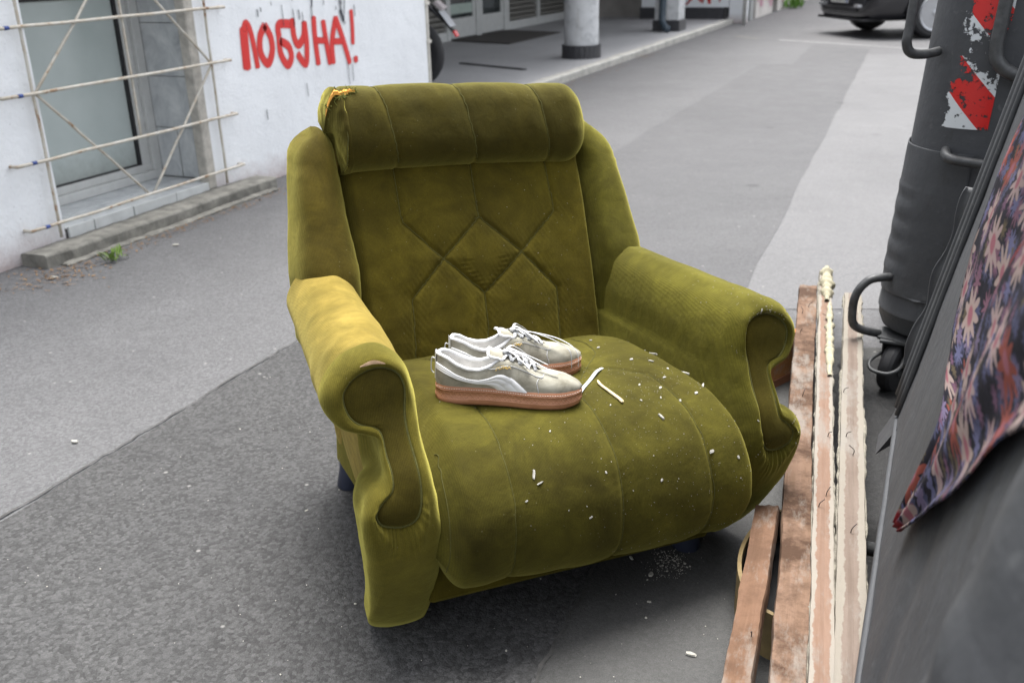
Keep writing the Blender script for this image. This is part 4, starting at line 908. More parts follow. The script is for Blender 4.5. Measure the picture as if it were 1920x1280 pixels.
# plaster chips and dust on the seat
M_PLAST = simple('white_plaster_chip', (0.37, 0.36, 0.32), 0.9, 0.3, 80, 0.3, 0.002)
chipspec = [(-.165, arc_z(.345), .022, 1.2), (-.160, arc_z(.332), .014, 0.3), (-.065, arc_z(.26), .008, .4), (.142, arc_z(.385), .019, 1.9), (.26, arc_y(.02), .010, .2), (.215, arc_z(.40), .008, 1.), (.19, arc_y(.06), .010, .5), (.245, arc_y(.18), .013, 2.2), (.205, arc_y(.20), .010, .3),
            (.150, arc_y(.08), .007, .6), (.12, arc_y(.02), .007, 2.), (.17, arc_y(.02), .008, 1.1), (.225, arc_y(.10), .009, .1), (.28, arc_y(.23), .020, 2.5), (.296, arc_y(.12), .022, 2.3), (.29, arc_y(.05), .018, .9), (.18, arc_y(.30), .010, .4), (.20, arc_y(.37), .009, .2), (-.19, arc_z(.31), .007, .4), (.23, arc_z(.33), .011, .2), (.05, arc_y(.03), .006, .7), (-.10, arc_z(.39), .006, .7), (-.02, arc_z(.33), .006, 1.7), (.29, arc_z(.31), .008, 1.7), (.10, arc_z(.30), .007, .5), (.26, arc_y(.14), .008, 1.4)]
CHIPLAB = {}
for (x_, L_), l_ in {(-.165, .022): 'long white chip on the front left of the seat, upper of two', (-.160, .014): 'shorter white chip just below the long one on the seat front', (.142, .019): 'upright white sliver on the middle of the seat front', (.28, .020): 'white chip wedged against the inner right armrest, farthest back', (.296, .022): 'longest white chip wedged along the inner right armrest',
                     (.29, .018): 'white chip wedged at the front end of the right armrest', (.245, .013): 'white sliver on the seat near the inner right armrest', (.23, .011): 'white chip low on the right of the seat front', (-.065, .008): 'lone white chip low on the seat front centre', (-.19, .007): 'smallest white crumb below the two chips at the left', (-.10, .006): 'tiny crumb on the seat just below the near sneaker'}.items():
    CHIPLAB[round(L_ * 1000) * 100 + round((x_ + .4) * 100)] = l_
def chip(mbk, c, n_, L, ang, wd=.28):
    n_ = n_ / np.linalg.norm(n_); r_ = np.array([1, 0, 0.]); t1 = r_ - n_ * (r_ @ n_); t1 /= np.linalg.norm(t1); t2 = np.cross(n_, t1); d1 = t1 * math.cos(ang) + t2 * math.sin(ang); d2 = np.cross(n_, d1)
    W2 = L * wd * (0.6 + .6 * rng.random()); H2 = L * .12 + .0006; V = []
    for h in (0, 1):
        for (a, b) in ((-1, -.7), (.2, -1), (1, -.3), (.8, .8), (-.3, 1), (-.9, .5)):
            V.append(c + d1 * a * L / 2 * (1 - .15 * h) * (0.8 + .35 * rng.random()) + d2 * b * W2 / 2 * (1 - .15 * h) + n_ * h * H2)
    return mbk.add(V, [(5, 4, 3, 2, 1, 0), (6, 7, 8, 9, 10, 11)] + [(k, (k + 1) % 6, (k + 1) % 6 + 6, k + 6) for k in range(6)])
for x, a, L, ang in chipspec:
    i, j = seat_ij(x, a); n_ = np.array([0, nrm[j, 0], nrm[j, 1]])
    o = chip(MB(), P_seat[i, j] + n_ * .0006, n_, L, ang, .24 if L > .012 else .6).build('plaster_chip', M_PLAST); o.matrix_world = CH_M
    lab = CHIPLAB.get(round(L * 1000) * 100 + round((x + .4) * 100), 'tiny white plaster crumb on the dusty right half of the seat'); tag(o, lab, 'plaster chip', 'plaster chips on the seat')
dm = MB()
for k in range(650):
    x = np.clip(rng.normal(.16, .14), -.33, .34); a = np.clip(rng.normal(arc_y(-.02), .16), .06, arc_z(.17)); i, j = seat_ij(x, a); n_ = np.array([0, nrm[j, 0], nrm[j, 1]]); L = .0007 + rng.exponential(.0004)
    chip(dm, P_seat[i, j] + n_ * .0002, n_, min(L, .0042), rng.random() * 6.28, .8)
for k in range(60):
    x = np.clip(rng.normal(.2, .09), -.3, .30); t = rng.random() * .42; i = int((x + .316) / .632 * (nx - 1)); j = int((t + .05) / .525 * (nt - 1)); chip(dm, P_back[i, j] + nb_ * .0002, nb_, .0008 + rng.exponential(.0005), rng.random() * 6, .8)
for k in range(150):
    i = int(rng.integers(0, GR.shape[0] - 2)) if k % 3 else int(rng.integers(18, 25)); j = int(rng.choice([0, 1, 2, 4, 6, 8, 10, 200, 205, 208, 211, 213, 192, 176, 160, 80, 88, 96])); p = GR[i, j]; q1, q2 = GR[i + 1, j] - p, GR[i, (j + 1) % GR.shape[1]] - p; n_ = np.cross(q1, q2); ln_ = np.linalg.norm(n_)
    if ln_ < 1e-10: continue
    n_ /= ln_; n_ = n_ if (n_[2] > 0 or n_[1] < 0) else -n_
    chip(dm, p + q1 * rng.random() + q2 * rng.random() + n_ * .0004, n_, .0008 + rng.exponential(.0007), rng.random() * 6, .8)
o = dm.build('plaster_dust', M_PLAST); o.matrix_world = CH_M; tag(o, 'fine white plaster dust scattered over the armchair', 'dust', kind='stuff')
# ------------------------------------------------------------------ waste containers
def m_binpaint():
    t = NT('grey_container_paint'); f = t.noise(5, 5, 0.65); g = t.noise(26, 6, 0.7, dist=0.6)
    c = t.ramp(f, [(0.3, (0.039, 0.0415, 0.046)), (0.7, (0.054, 0.057, 0.062))])
    c = t.mix(t.ramp(g, [(0.60, 0.0), (0.68, 0.55)]), c, (0.095, 0.099, 0.102))
    c = t.mix(t.ramp(t.noise(4, 5, 0.7, co=t.co(scale=(3, 3, 0.6)), dist=1.0), [(0.58, 0.0), (0.72, 0.6)]), c, (0.022, 0.021, 0.021))
    c = t.mix(t.ramp(t.noise(60, 5, 0.8), [(0.70, 0.0), (0.76, 0.6)]), c, (0.07, 0.04, 0.025))
    return t.fin(c, t.ramp(g, [(0.3, 0.55), (0.7, 0.75)]), t.bump(g, 0.15, 0.004, t.bump(f, 0.3, 0.02)), spec=0.45)
M_BIN = m_binpaint(); M_STEEL = simple('bare_steel_tube', (0.060, 0.062, 0.064), 0.5, 0.35, 45, 0.3, 0.002, metal=0.3)
M_SCUFF = simple('scuffed_edge', (0.15, 0.152, 0.155), 0.5, 0.35, 70, 0.3, 0.002)
binA = thing('waste_container', 'grey steel waste container with worn red and white sticker', 'container', (0.5, 3.3, 0), group='grey steel waste containers')
SHR = Matrix(((1, 0, .058, -.058 * .24), (0, 1, 0, 0), (0, 0, 1, 0), (0, 0, 0, 1)))
MA = Matrix.Translation((-0.5, -3.3, 0)) @ SHR
def rrect(x0, x1, y0, y1, r, n=14):
    P = []
    for cx_, cy_, a0 in ((x0 + r, y0 + r, 180), (x1 - r, y0 + r, 270), (x1 - r, y1 - r, 0), (x0 + r, y1 - r, 90)):
        for k in range(n + 1): a = R(a0 + 90 * k / n); P.append((cx_ + r * math.cos(a), cy_ + r * math.sin(a)))
    return P
def shell(zs, insets, box, r, n=14):
    V = []; m = 0
    for z, i in zip(zs, insets):
        P = rrect(box[0] + i, box[1] - i, box[2] + i, box[3] - i, max(.02, r - i), n); m = len(P); V += [(x, y, z) for x, y in P]
    F = gridfaces(len(zs), m, False, True) + [tuple(range(m))[::-1], tuple((len(zs) - 1) * m + k for k in range(m))]
    return MB().add(V, F)
BX = (-.098, 1.15, 2.80, 3.78); BR = .17
shell([.172, .176, .190, .215, .240, .244, .250, .256, .6, .9, 1.22, 1.222, 1.26], [.075, .045, .016, .004, .0, -.003, -.003, 0, 0, 0, 0, -.015, -.015], BX, BR).build('body', M_BIN, binA, M=MA, auto=0.6)
# reinforcing sleeve round the near corner, dented
na_, nz_ = 60, 70; V = []
ccx, ccy = BX[0] + BR, BX[2] + BR
for i in range(na_):
    t = i / (na_ - 1); a = R(140 + 128 * t)
    for j in range(nz_):
        z = .300 + (.735 - .300) * j / (nz_ - 1); rr = BR + .0065
        dent = 0
        for zc in (.40, .46, .52, .585): dent += math.exp(-((z - zc) / .016) ** 2) * math.exp(-((t - .46) / .17) ** 2)
        rr -= .0045 * dent - .002 * math.exp(-((t - .42) / .25) ** 2) * (.36 < z < .62); rr += .0015 * mnoise.noise(Vector((t * 9, z * 14, 0)))
        V.append((ccx + rr * math.cos(a), ccy + rr * math.sin(a), z + .008 * t * (j == 0) - .006 * t * (j == nz_ - 1)))
o = mesh('corner_sleeve', [tuple(MA @ Vector(v)) for v in V], gridfaces(na_, nz_), M_BIN, binA, smooth=True); sm_ = o.modifiers.new('thick', 'SOLIDIFY'); sm_.thickness = .003
def m_sticker():
    t = NT('reflective_sticker'); uv = t.n('ShaderNodeUVMap', uv_map='uv'); sep = t.n('ShaderNodeSeparateXYZ'); t.l(uv.outputs[0], sep.inputs[0]); u, v = sep.outputs[0], sep.outputs[1]
    k = t.math('FRACT', t.math('MULTIPLY', t.math('ADD', v, t.math('MULTIPLY', u, 1.05)), 1 / .215)); red = t.math('GREATER_THAN', k, 0.5)
    c = t.mix(red, (0.55, 0.58, 0.60), (0.50, 0.012, 0.010))
    w = t.math('ADD', t.noise(34, 6, 0.72), t.math('MULTIPLY', t.noise(7, 3, 0.5), 0.55))
    edge = t.math('MULTIPLY', t.ramp(u, [(0.0, 1.0), (0.035, 0.0)]), 0.35)
    midw = t.math('MULTIPLY', t.math('MULTIPLY', t.ramp(v, [(0.10, 0.0), (0.17, 1.0)]), t.ramp(v, [(0.21, 1.0), (0.27, 0.0)])), 0.22)
    w = t.math('ADD', t.math('ADD', w, edge), midw); al = t.ramp(w, [(0.835, 1.0), (0.847, 0.0)])
    t.fin(c, 0.35, t.bump(t.vor(900, co=uv.outputs[0]), 0.15, 0.001), spec=0.5); t.l(al, t.b.inputs['Alpha']); return t.m
V, UV = [], []
for i in range(16):
    t = i / 15; a = R(270 - 40 + 44 * t)
    for j in range(30): V.append((ccx + (BR + .0022) * math.cos(a), ccy + (BR + .0022) * math.sin(a), .795 + .46 * j / 29)); UV.append((t * .125, .46 * j / 29))
mesh('reflective_sticker', [tuple(MA @ Vector(v)) for v in V], gridfaces(16, 30), m_sticker(), binA, smooth=True, uv=UV)
def btube(P, r, name, root=binA, M_=MA, mat=M_STEEL, n=12): return MB().tube(crom(P, 8), r, n).build(name, mat, root, smooth=True, M=M_)
btube([(-.07, 2.86, .985), (-.10, 2.83, .980), (-.135, 2.80, .985), (-.150, 2.79, 1.01), (-.150, 2.79, 1.05), (-.150, 2.79, 1.16), (-.145, 2.80, 1.20), (-.07, 2.86, 1.21)], .0125, 'handle')
btube([(.060, 2.775, 1.24), (.060, 2.775, 1.10), (.062, 2.775, 1.00), (.080, 2.772, .960), (.125, 2.775, .935), (.16, 2.80, .93)], .0165, 'lifting_rod')
btube([(-.003, 2.83, .735), (-.004, 2.79, .730), (.010, 2.770, .722), (.05, 2.768, .716), (.16, 2.770, .708), (.24, 2.80, .705)], .0125, 'rail')
btube([(-.06, 2.90, .345), (-.10, 2.86, .352), (-.135, 2.84, .345), (-.160, 2.83, .31), (-.165, 2.83, .26), (-.15, 2.84, .20), (-.08, 2.88, .17)], .0125, 'tow_loop')
def castor(root, M_, x, y, r=.085, ang=0.4, side=-1):
    Z = Matrix.Translation((x, y, 0)) @ Matrix.Rotation(ang, 4, 'Z')
    w = MB().lathe([(.03, -.022), (r - .02, -.024), (r - .006, -.020), (r, -.010), (r, .010), (r - .006, .020), (r - .02, .024), (.03, .022)], 28, 'Y', (0, 0, r)); wo_ = w.build('wheel', M_BLACK, root, M=M_ @ Z, auto=0.5)
    MB().lathe([(.01, -.027), (.03, -.026), (.03, .026), (.01, .027)], 16, 'Y', (0, 0, r)).build('hub', M_STEEL, wo_, M=M_ @ Z)
    f = MB().box(-.045, .045, -.05, .05, r * 2 + .006, r * 2 + .014)
    for s in (-1, 1): f.add([(-.035, s * .033, r * 2 + .008), (.035, s * .033, r * 2 + .008), (.014, s * .033, r - .012), (-.014, s * .033, r - .012), (-.035, s * .037, r * 2 + .008), (.035, s * .037, r * 2 + .008), (.014, s * .037, r - .012), (-.014, s * .037, r - .012)], [(0, 1, 2, 3), (7, 6, 5, 4), (0, 4, 5, 1), (1, 5, 6, 2), (2, 6, 7, 3), (3, 7, 4, 0)])
    f.build('fork', M_STEEL, root, M=M_ @ Z)
    MB().tube(crom([(-.03, -.035, r * 1.5), (-.075, -.045, r * 1.35), (-.105, -.03, r * 1.2), (-.11, 0, r * 1.15), (-.105, .03, r * 1.2), (-.075, .045, r * 1.35), (-.03, .035, r * 1.5)], 6), .0055, 8).build('brake_pedal', M_STEEL, root, smooth=True, M=M_ @ Z)
castor(binA, MA, -.02, 2.87, .08, 1.2); castor(binA, MA, 1.05, 2.9, .08, .3); castor(binA, MA, 0.05, 3.68, .08, .2); castor(binA, MA, 1.05, 3.68, .08, .7)
MB().box(-.075, .06, 2.825, 2.95, .160, .1715).build('castor_plate', M_STEEL, binA, M=MA, bevel=.004)
# near container: inclined side panel
binB = thing('waste_container', 'dented grey steel waste container nearest the camera under the floral cloth', 'container', (0.5, 1.3, 0), group='grey steel waste containers')
MBm = Matrix.Translation((-0.5, -1.3, 0)); SLP = .165 / .86
def px_(z): return SLP * (z - .29)
ny_, nz_ = 90, 60; V = []
for i in range(ny_):
    y = .42 + (2.14 - .42) * i / (ny_ - 1)
    for j in range(nz_):
        z = .29 + .86 * j / (nz_ - 1); b = .0
        b += .050 * math.exp(-((y - .60) / .105) ** 2) * (1 + .10 * math.cos((z - .70) * 62) * math.exp(-((z - .66) / .16) ** 2)) * sm(.30, .50, z)
        b += .005 * mnoise.noise(Vector((y * 3.2, z * 3.5, 0))) + .0012 * mnoise.noise(Vector((y * 14, z * 14, 4))) - .006 * math.exp(-((y - 1.1 - .3 * (z - .5)) / .05) ** 2)
        V.append((px_(z) - b * .98, y, z + b * .19))
o = mesh('side_panel', [tuple(MBm @ Vector(v)) for v in V], gridfaces(ny_, nz_), M_BIN, binB, smooth=True); fixn(o)
bx = MB(); cs = [(px_(.29) + .012, .288), (px_(1.15) + .012, 1.15), (1.05, 1.15), (1.05, .288)]
bx.add([(x, y, z) for y in (.43, 2.13) for x, z in cs], [(0, 1, 2, 3), (7, 6, 5, 4), (0, 4, 5, 1), (1, 5, 6, 2), (2, 6, 7, 3), (3, 7, 4, 0)]); bx.build('body', M_BIN, binB, M=MBm)
for yy, rr in ((2.145, .011), (2.115, .007), (2.075, .009), (2.035, .006)):
    MB().tube([(px_(z) - .004, yy + .012 * math.sin(z * 4), z) for z in np.linspace(.30, 1.15, 14)], rr, 10).build('edge_rib', M_BIN, binB, smooth=True, M=MBm)
V = []
for i in range(40):
    z = .36 + .42 * i / 39; wv = .006 * math.sin(z * 40) + .004 * mnoise.noise(Vector((z * 20, 1, 0)))
    for k, (dx, dy) in enumerate(((-.003, .0), (-.010 + wv, .014), (-.020 + wv, .022), (-.024 + wv, .020))): V.append((px_(z) + dx, 2.150 + dy, z))
o = mesh('bent_flange', [tuple(MBm @ Vector(v)) for v in V], gridfaces(40, 4), M_BIN, binB, smooth=True); o.modifiers.new('t', 'SOLIDIFY').thickness = .003
MB().tube([(px_(.29) - .001 + .001 * mnoise.noise(Vector((y * 5, 0, 0))), y, .289) for y in np.linspace(.42, 2.14, 50)], .0065, 8).build('bottom_edge', M_BIN, binB, smooth=True, M=MBm)
MB().box(.125, .21, .40, 2.16, 1.151, 1.185).build('rim', M_BIN, binB, M=MBm, bevel=.008)
V = [tuple(MBm @ Vector(v)) for v in [(px_(.30), 1.98, .30), (px_(.30), 2.12, .30), (-.035, 2.10, .22), (-.035, 2.00, .22), (.03, 2.0, .285), (.03, 2.1, .285)]]
mesh('corner_gusset', V, [(0, 1, 2, 3), (3, 2, 5, 4), (0, 3, 4), (1, 5, 2), (0, 4, 5, 1)], M_BIN, binB)
castor(binB, MBm, .075, 2.04, .10, 2.4); castor(binB, MBm, .95, 2.0, .10, .3); castor(binB, MBm, .10, .55, .10, .2); castor(binB, MBm, .95, .55, .10, .7)
MB().box(.015, .14, 1.98, 2.10, .2145, .2875).build('castor_plate', M_STEEL, binB, M=MBm); MB().box(.03, .17, .48, .62, .2145, .2875).build('castor_plate', M_STEEL, binB, M=MBm); MB().box(.88, 1.02, .48, .62, .2145, .2875).build('castor_plate', M_STEEL, binB, M=MBm); MB().box(.88, 1.02, 1.94, 2.08, .2145, .2875).build('castor_plate', M_STEEL, binB, M=MBm)
MB().tube([(-.062, 1.79, .115), (.9, 1.79, .115)], .0145, 12).build('foot_bar', M_STEEL, binB, M=MBm, smooth=True); 
for x in (.15, .8): MB().tube([(x, 1.79, .115), (x, 1.79, .29)], .010, 8).build('bar_hanger', M_STEEL, binB, M=MBm)
# floral cloth draped on the near container
def m_floral():
    t = NT('floral_cloth'); uv = t.n('ShaderNodeUVMap', uv_map='uv'); wn = t.n('ShaderNodeTexNoise'); wn.inputs['Scale'].default_value = 16; t.l(uv.outputs[0], wn.inputs['Vector'])
    wp = t.n('ShaderNodeMix', data_type='VECTOR'); wp.inputs[0].default_value = .022; t.l(uv.outputs[0], wp.inputs[4]); t.l(wn.outputs['Color'], wp.inputs[5]); co = wp.outputs[1]
    def flower(sc, off):
        mp = t.n('ShaderNodeMapping'); mp.inputs['Location'].default_value = (off, off * .7, 0); mp.inputs['Scale'].default_value = (sc * 1.0, sc * 1.0, 1); t.l(co, mp.inputs[0])
        vo = t.n('ShaderNodeTexVoronoi'); vo.voronoi_dimensions = '2D'; vo.inputs['Scale'].default_value = 1; vo.inputs['Randomness'].default_value = .75; t.l(mp.outputs[0], vo.inputs['Vector'])
        sb = t.n('ShaderNodeVectorMath', operation='SUBTRACT'); t.l(mp.outputs[0], sb.inputs[0]); t.l(vo.outputs['Position'], sb.inputs[1]); sp = t.n('ShaderNodeSeparateXYZ'); t.l(sb.outputs[0], sp.inputs[0])
        ang = t.math('ARCTAN2', sp.outputs[1], sp.outputs[0]); pet = t.math('MULTIPLY', t.math('SINE', t.math('MULTIPLY', ang, 9.0)), .11)
        return t.math('ADD', vo.outputs['Distance'], pet), vo.outputs['Color'], vo.outputs['Distance']
    base = t.ramp(t.noise(60, 3, co=co), [(0.4, (0.012, 0.012, 0.020)), (0.7, (0.028, 0.026, 0.040))])
    d1, c1, r1 = flower(8.5, 0.3); d2, c2, r2 = flower(14, 2.1); d3, c3, r3 = flower(24, 5.2)
    s3 = t.n('ShaderNodeSeparateColor'); t.l(c3, s3.inputs[0]); s1 = t.n('ShaderNodeSeparateColor'); t.l(c1, s1.inputs[0]); s2 = t.n('ShaderNodeSeparateColor'); t.l(c2, s2.inputs[0])
    c = t.mix(t.ramp(d3, [(0.28, 0.9), (0.34, 0.0)]), base, t.ramp(s3.outputs[0], [(0.3, (0.10, 0.11, 0.19)), (0.55, (0.22, 0.12, 0.18)), (0.8, (0.16, 0.13, 0.07))], 'CONSTANT'))
    c = t.mix(t.ramp(d2, [(0.23, 1.0), (0.27, 0.0)]), c, t.ramp(s2.outputs[1], [(0.0, (0.17, 0.18, 0.30)), (0.4, (0.26, 0.13, 0.17)), (0.75, (0.24, 0.20, 0.30))], 'CONSTANT'))
    c = t.mix(t.ramp(d1, [(0.29, 1.0), (0.33, 0.0)]), c, t.ramp(s1.outputs[0], [(0.0, (0.50, 0.40, 0.33)), (0.45, (0.34, 0.09, 0.06)), (0.62, (0.50, 0.39, 0.34))], 'CONSTANT'))
    c = t.mix(t.ramp(r1, [(0.10, 1.0), (0.15, 0.0)]), c, (0.42, 0.16, 0.18))
    at = t.n('ShaderNodeAttribute', attribute_name='trim'); c = t.mix(at.outputs['Fac'], c, (0.30, 0.02, 0.025)); c = t.mix(1.0, c, (0.42, 0.40, 0.44), 'MULTIPLY')
    return t.fin(c, .85, t.bump(t.noise(1200, 2, co=uv.outputs[0]), .2, .001), spec=.2)
cl = np.array([(.150, 1.606, 1.172), (.150, 1.606, 1.072), (.127, 1.664, .954), (.113, 1.686, .881), (.096, 1.635, .788), (.080, 1.554, .707), (.071, 1.331, .659), (.052, 1.301, .563), (.034, 1.312, .467)])
crr = np.array([(.167, .62, 1.172), (.149, .64, 1.069), (.133, .68, .984), (.122, .74, .93), (.112, .82, .875), (.103, .88, .83), (.095, .92, .79), (.075, 1.01, .69), (.037, 1.26, .485)])
cl, crr = arcsample(crom(cl, 6), 90), arcsample(crom(crr, 6), 90); V, UV, TR = [], [], []
pn = np.array([-.982, 0, .188])
for i in range(90):
    for k in range(40):
        t = k / 39; p = cl[i] * (1 - t) + crr[i] * t; wd = np.linalg.norm(crr[i] - cl[i])
        fold = .016 + (.010 * math.sin(t * 11 + i * .02) + .006 * math.sin(t * 23 + i * .05 + 1)) * (1 - i / 89 * .6) + .005 * mnoise.noise(Vector(p) * 8) + .040 * math.exp(-((p[1] - .60) / .13) ** 2)
        p = p + pn * fold; V.append(p); UV.append((t * wd * 1.25, i / 89 * .95)); TR.append(1.0 if (abs(t - (.62 - .0045 * i)) < .022 and i > 25) or i > 86 else 0.0)
o = mesh('floral_cloth', V, gridfaces(90, 40), m_floral(), smooth=True, uv=UV, attr={'trim': TR}); fixn(o); o.modifiers.new('t', 'SOLIDIFY').thickness = .002
tag(o, 'dark floral cloth with red trim draped over the nearest container', 'cloth')
# ------------------------------------------------------------------ broken timber beside the chair
def m_board(name, a, b, crust, crustw, stain=0.0, seed=0.):
    t = NT(name); mp = t.n('ShaderNodeMapping'); mp.inputs['Scale'].default_value = (22, 1.1, 22); mp.inputs['Location'].default_value = (seed, seed, 0); t.l(t.co(), mp.inputs[0])
    g = t.noise(2.2, 6, .65, co=mp.outputs[0], dist=1.2); c = t.ramp(g, [(.3, a), (.7, b)])
    n5 = t.noise(7, 6, .72); n9 = t.noise(30, 5, .7)
    if stain: c = t.mix(t.math('MULTIPLY', t.ramp(n5, [(.44, 0.0), (.60, 1.0)]), stain), c, (.055, .030, .018)); 
    sep = t.n('ShaderNodeSeparateXYZ'); t.l(t.co(), sep.inputs[0]); ed = t.math('ABSOLUTE', sep.outputs[0])
    k = t.math('ADD', t.math('MULTIPLY', ed, 1 / .032), t.math('MULTIPLY', t.math('ADD', n5, n9), .55)); 
    c = t.mix(t.ramp(k, [(crustw - .04, 0.0), (crustw + .04, 0.92)]), c, crust)
    c = t.mix(t.ramp(t.noise(11, 6, .75, co=t.co(scale=(1, .35, 1))), [(.50, 0.0), (.62, .65)]), c, (.215, .20, .178))
    return t.fin(c, .85, t.bump(n9, .5, .004, t.bump(g, .4, .004)), spec=.2)
B1 = m_board('bare_pine', (.125, .070, .042), (.175, .102, .066), (.18, .14, .105), 1.75, .5, 1.); B2 = m_board('stained_board', (.135, .082, .052), (.190, .122, .086), (.21, .195, .17), 1.35, .95, 4.); B3 = m_board('crusted_jamb', (.180, .112, .078), (.220, .148, .112), (.25, .23, .198), .98, .12, 7.); B4 = m_board('chalky_jamb', (.145, .112, .090), (.190, .152, .128), (.225, .205, .172), .98, .15, 9.)
M_CRUST = simple('plaster_crust', (0.20, 0.185, 0.15), 0.95, 0.3, 50, 0.7, 0.006); M_NAIL = simple('rusty_nail', (0.05, 0.035, 0.03), 0.7, 0.3, 90, 0.2)
def plank(label, p0, p1, wd, th, mat, crust=0, rag=.004, groove_=0, roll=0., nails=3, ragend=.0, warp=.0):
    p0, p1 = Vector(p0), Vector(p1); L = (p1 - p0).length; d = (p1 - p0).normalized(); q = d.to_track_quat('Y', 'Z')
    root = thing('timber_plank', label, 'plank', p0, group='broken timber beside the armchair'); root.rotation_euler = (q @ Euler((0, roll, 0)).to_quaternion()).to_euler()
    n = 110; V = []; sec = [(-1, 0), (-1, .75), (-.93, 1), (-.5, 1), (-.2, 1), (.15, 1), (.5, 1), (.93, 1), (1, .75), (1, 0)]; sd = rng.random() * 50
    for i in range(n):
        y = L * i / (n - 1)
        for x, z in sec:
            e = rag * mnoise.noise(Vector((y * 9, x * 2 + sd, 0))) + rag * .5 * mnoise.noise(Vector((y * 34, x + sd, 3)))
            zz = th * z - (groove_ * (abs(x - .15) < .01) if z == 1 else 0) + (.0012 * mnoise.noise(Vector((x * 2, y * 7, sd))) if z == 1 else 0)
            V.append((x * (wd / 2) + e * (abs(x) > .9) + warp * mnoise.noise(Vector((y * .9, sd, 7))), y + (ragend * mnoise.noise(Vector((x * 3, sd, 1))) if i in (0, n - 1) else 0), zz))
    m = len(sec); F = gridfaces(n, m, False, True) + [tuple(range(m)), tuple((n - 1) * m + k for k in range(m))[::-1]]
    o = mesh('board', V, F, mat, root); fixn(o)
    for s in ((-1, 1) if crust == 2 else (1,) if crust == 1 else (-1,) if crust == -1 else ()):
        V = []; k_ = 10; n2 = 220; sd = rng.random() * 30
        for i in range(n2):
            y = .01 + (L - .03) * i / (n2 - 1); r_ = .0018 + .0060 * mnoise.noise(Vector((y * 9, sd, s))) + .0042 * mnoise.noise(Vector((y * 40, sd, s))); r_ = max(.0003, min(r_, .0075))
            for a in np.linspace(0, 2 * math.pi, k_, endpoint=False): V.append((s * (wd / 2 + .0005) + r_ * .95 * math.cos(a), y, th * .72 + r_ * 1.35 * math.sin(a)))
        c_ = mesh('plaster_crust', V, gridfaces(n2, k_, False, True), M_CRUST, root); fixn(c_)
    for k in range(nails):
        x, y = (rng.random() - .5) * wd * .8, L * (.25 + .7 * rng.random()); a = rng.random() * 6.28; P_ = [(x, y, th - .004), (x + .002, y, th + .010), (x + .012 * math.cos(a), y + .012 * math.sin(a), th + .018)]
        MB().tube(crom(P_, 4), .0010, 6).build('nail', M_NAIL, root, smooth=True)
    return root
def ext(a, b, k): a, b = np.array(a, float), np.array(b, float); d = (a - b) / np.linalg.norm(a - b); return tuple(a + d * k)
zB = .118
pB0, pB1 = (-.113, 1.316, zB), (-.341, 3.286, zB + .012); pC0, pC1 = (-.060, 1.337, zB), (-.307, 3.466, zB + .012); pD0, pD1 = (-.016, 1.35, zB), (-.193, 3.252, zB + .010)
plank('pinkish bare plank with dark rot and nails next to the armchair', ext(pB0, pB1, .35), pB1, .060, .034, B2, 0, .0038, nails=5, ragend=.012, warp=.010)
pc = plank('orange timber with pale foam on its far end, middle of the pile', ext(pC0, pC1, .42), pC1, .043, .038, B3, 2, .002, .002, nails=4)
plank('chalky timber with crumbling pale edges, nearest the containers', ext(pD0, pD1, .45), pD1, .056, .036, B4, 2, .003, .0025, nails=5)
plank('short brown plank lying lowest, half under the other timber', ext((-.184, 1.31, .108), (-.226, 1.83, .108), .35), (-.228, 1.84, .110), .050, .030, B1, 0, .0028, nails=1, ragend=.008, roll=-.15)
# expanding foam on the middle timber
Lc = (Vector(pC1) - Vector(ext(pC0, pC1, .42))).length; V = []
fm = MB()
for y0, y1, xo, r0 in ((Lc + .02, Lc - .34, .004, .027), (Lc - .36, Lc - .95, .013, .017)):
    n2, k_ = 70, 14; V = []
    for i in range(n2):
        t = i / (n2 - 1); y = y0 + (y1 - y0) * t; r_ = r0 * (.75 + .55 * mnoise.noise(Vector((y * 22, xo * 50, 0))) + .35 * mnoise.noise(Vector((y * 60, 1, 0)))) * math.sin(math.pi * min(.97, max(.03, t))) ** .3
        for a in np.linspace(0, 2 * math.pi, k_, endpoint=False):
            rr = r_ * (1 + .35 * mnoise.noise(Vector((y * 45, math.cos(a) * 1.5, math.sin(a) * 1.5)))); V.append((xo + rr * math.cos(a) * .9, y, .040 + rr * math.sin(a) * .85))
    fm.add(V, gridfaces(n2, k_, False, True))
    fm.build('expanding_foam', simple('expanding_foam', (0.33, 0.305, 0.215), 0.85, 0.2, 40, 0.6, 0.004), pc, smooth=True); fm = MB()
# drawer board behind, and bent plywood hoop under the timber
db = thing('drawer_board', 'orange brown varnished drawer board standing behind the right armrest', 'board', (-.375, 2.74, 0)); db.rotation_euler = (0, 0, math.atan2(.21, .10))
MB().box(-.20, .20, -.009, .009, .0, .160).build('board', m_board('orange_varnish', (.25, .105, .035), (.32, .145, .05), (.3, .14, .05), 9., 0, 2.), db, bevel=.002)
MB().box(-.20, .20, -.013, -.0095, .0, .028).build('base_lip', simple('dark_brown_lip', (.16, .06, .025), .6), db); MB().lathe([(.002, 0), (.011, .002), (.012, .012), (.006, .02)], 16, 'Y', (-.05, -.029, .125)).build('knob', M_STEEL, db)
hp = thing('plywood_hoop', 'yellow edged bent plywood drum lying under the timber', 'hoop', (-.145, 1.72, 0)); prof_ = []
nn_ = 72; V = []
for k in range(nn_):
    a = 2 * math.pi * k / nn_; ra, rb = .118, .205
    for s_, z in ((0, 0), (0, .105), (.008, .106 + .003 * mnoise.noise(Vector((a * 9, 0, 0)))), (.009, .001)): V.append(((ra - s_) * math.cos(a), (rb - s_) * math.sin(a), z))
o = mesh('hoop_wall', V, gridfaces(nn_, 4, True, True), simple('pale_plywood', (.17, .12, .048), .7, .2, 30, .3), hp, smooth=False); fixn(o)
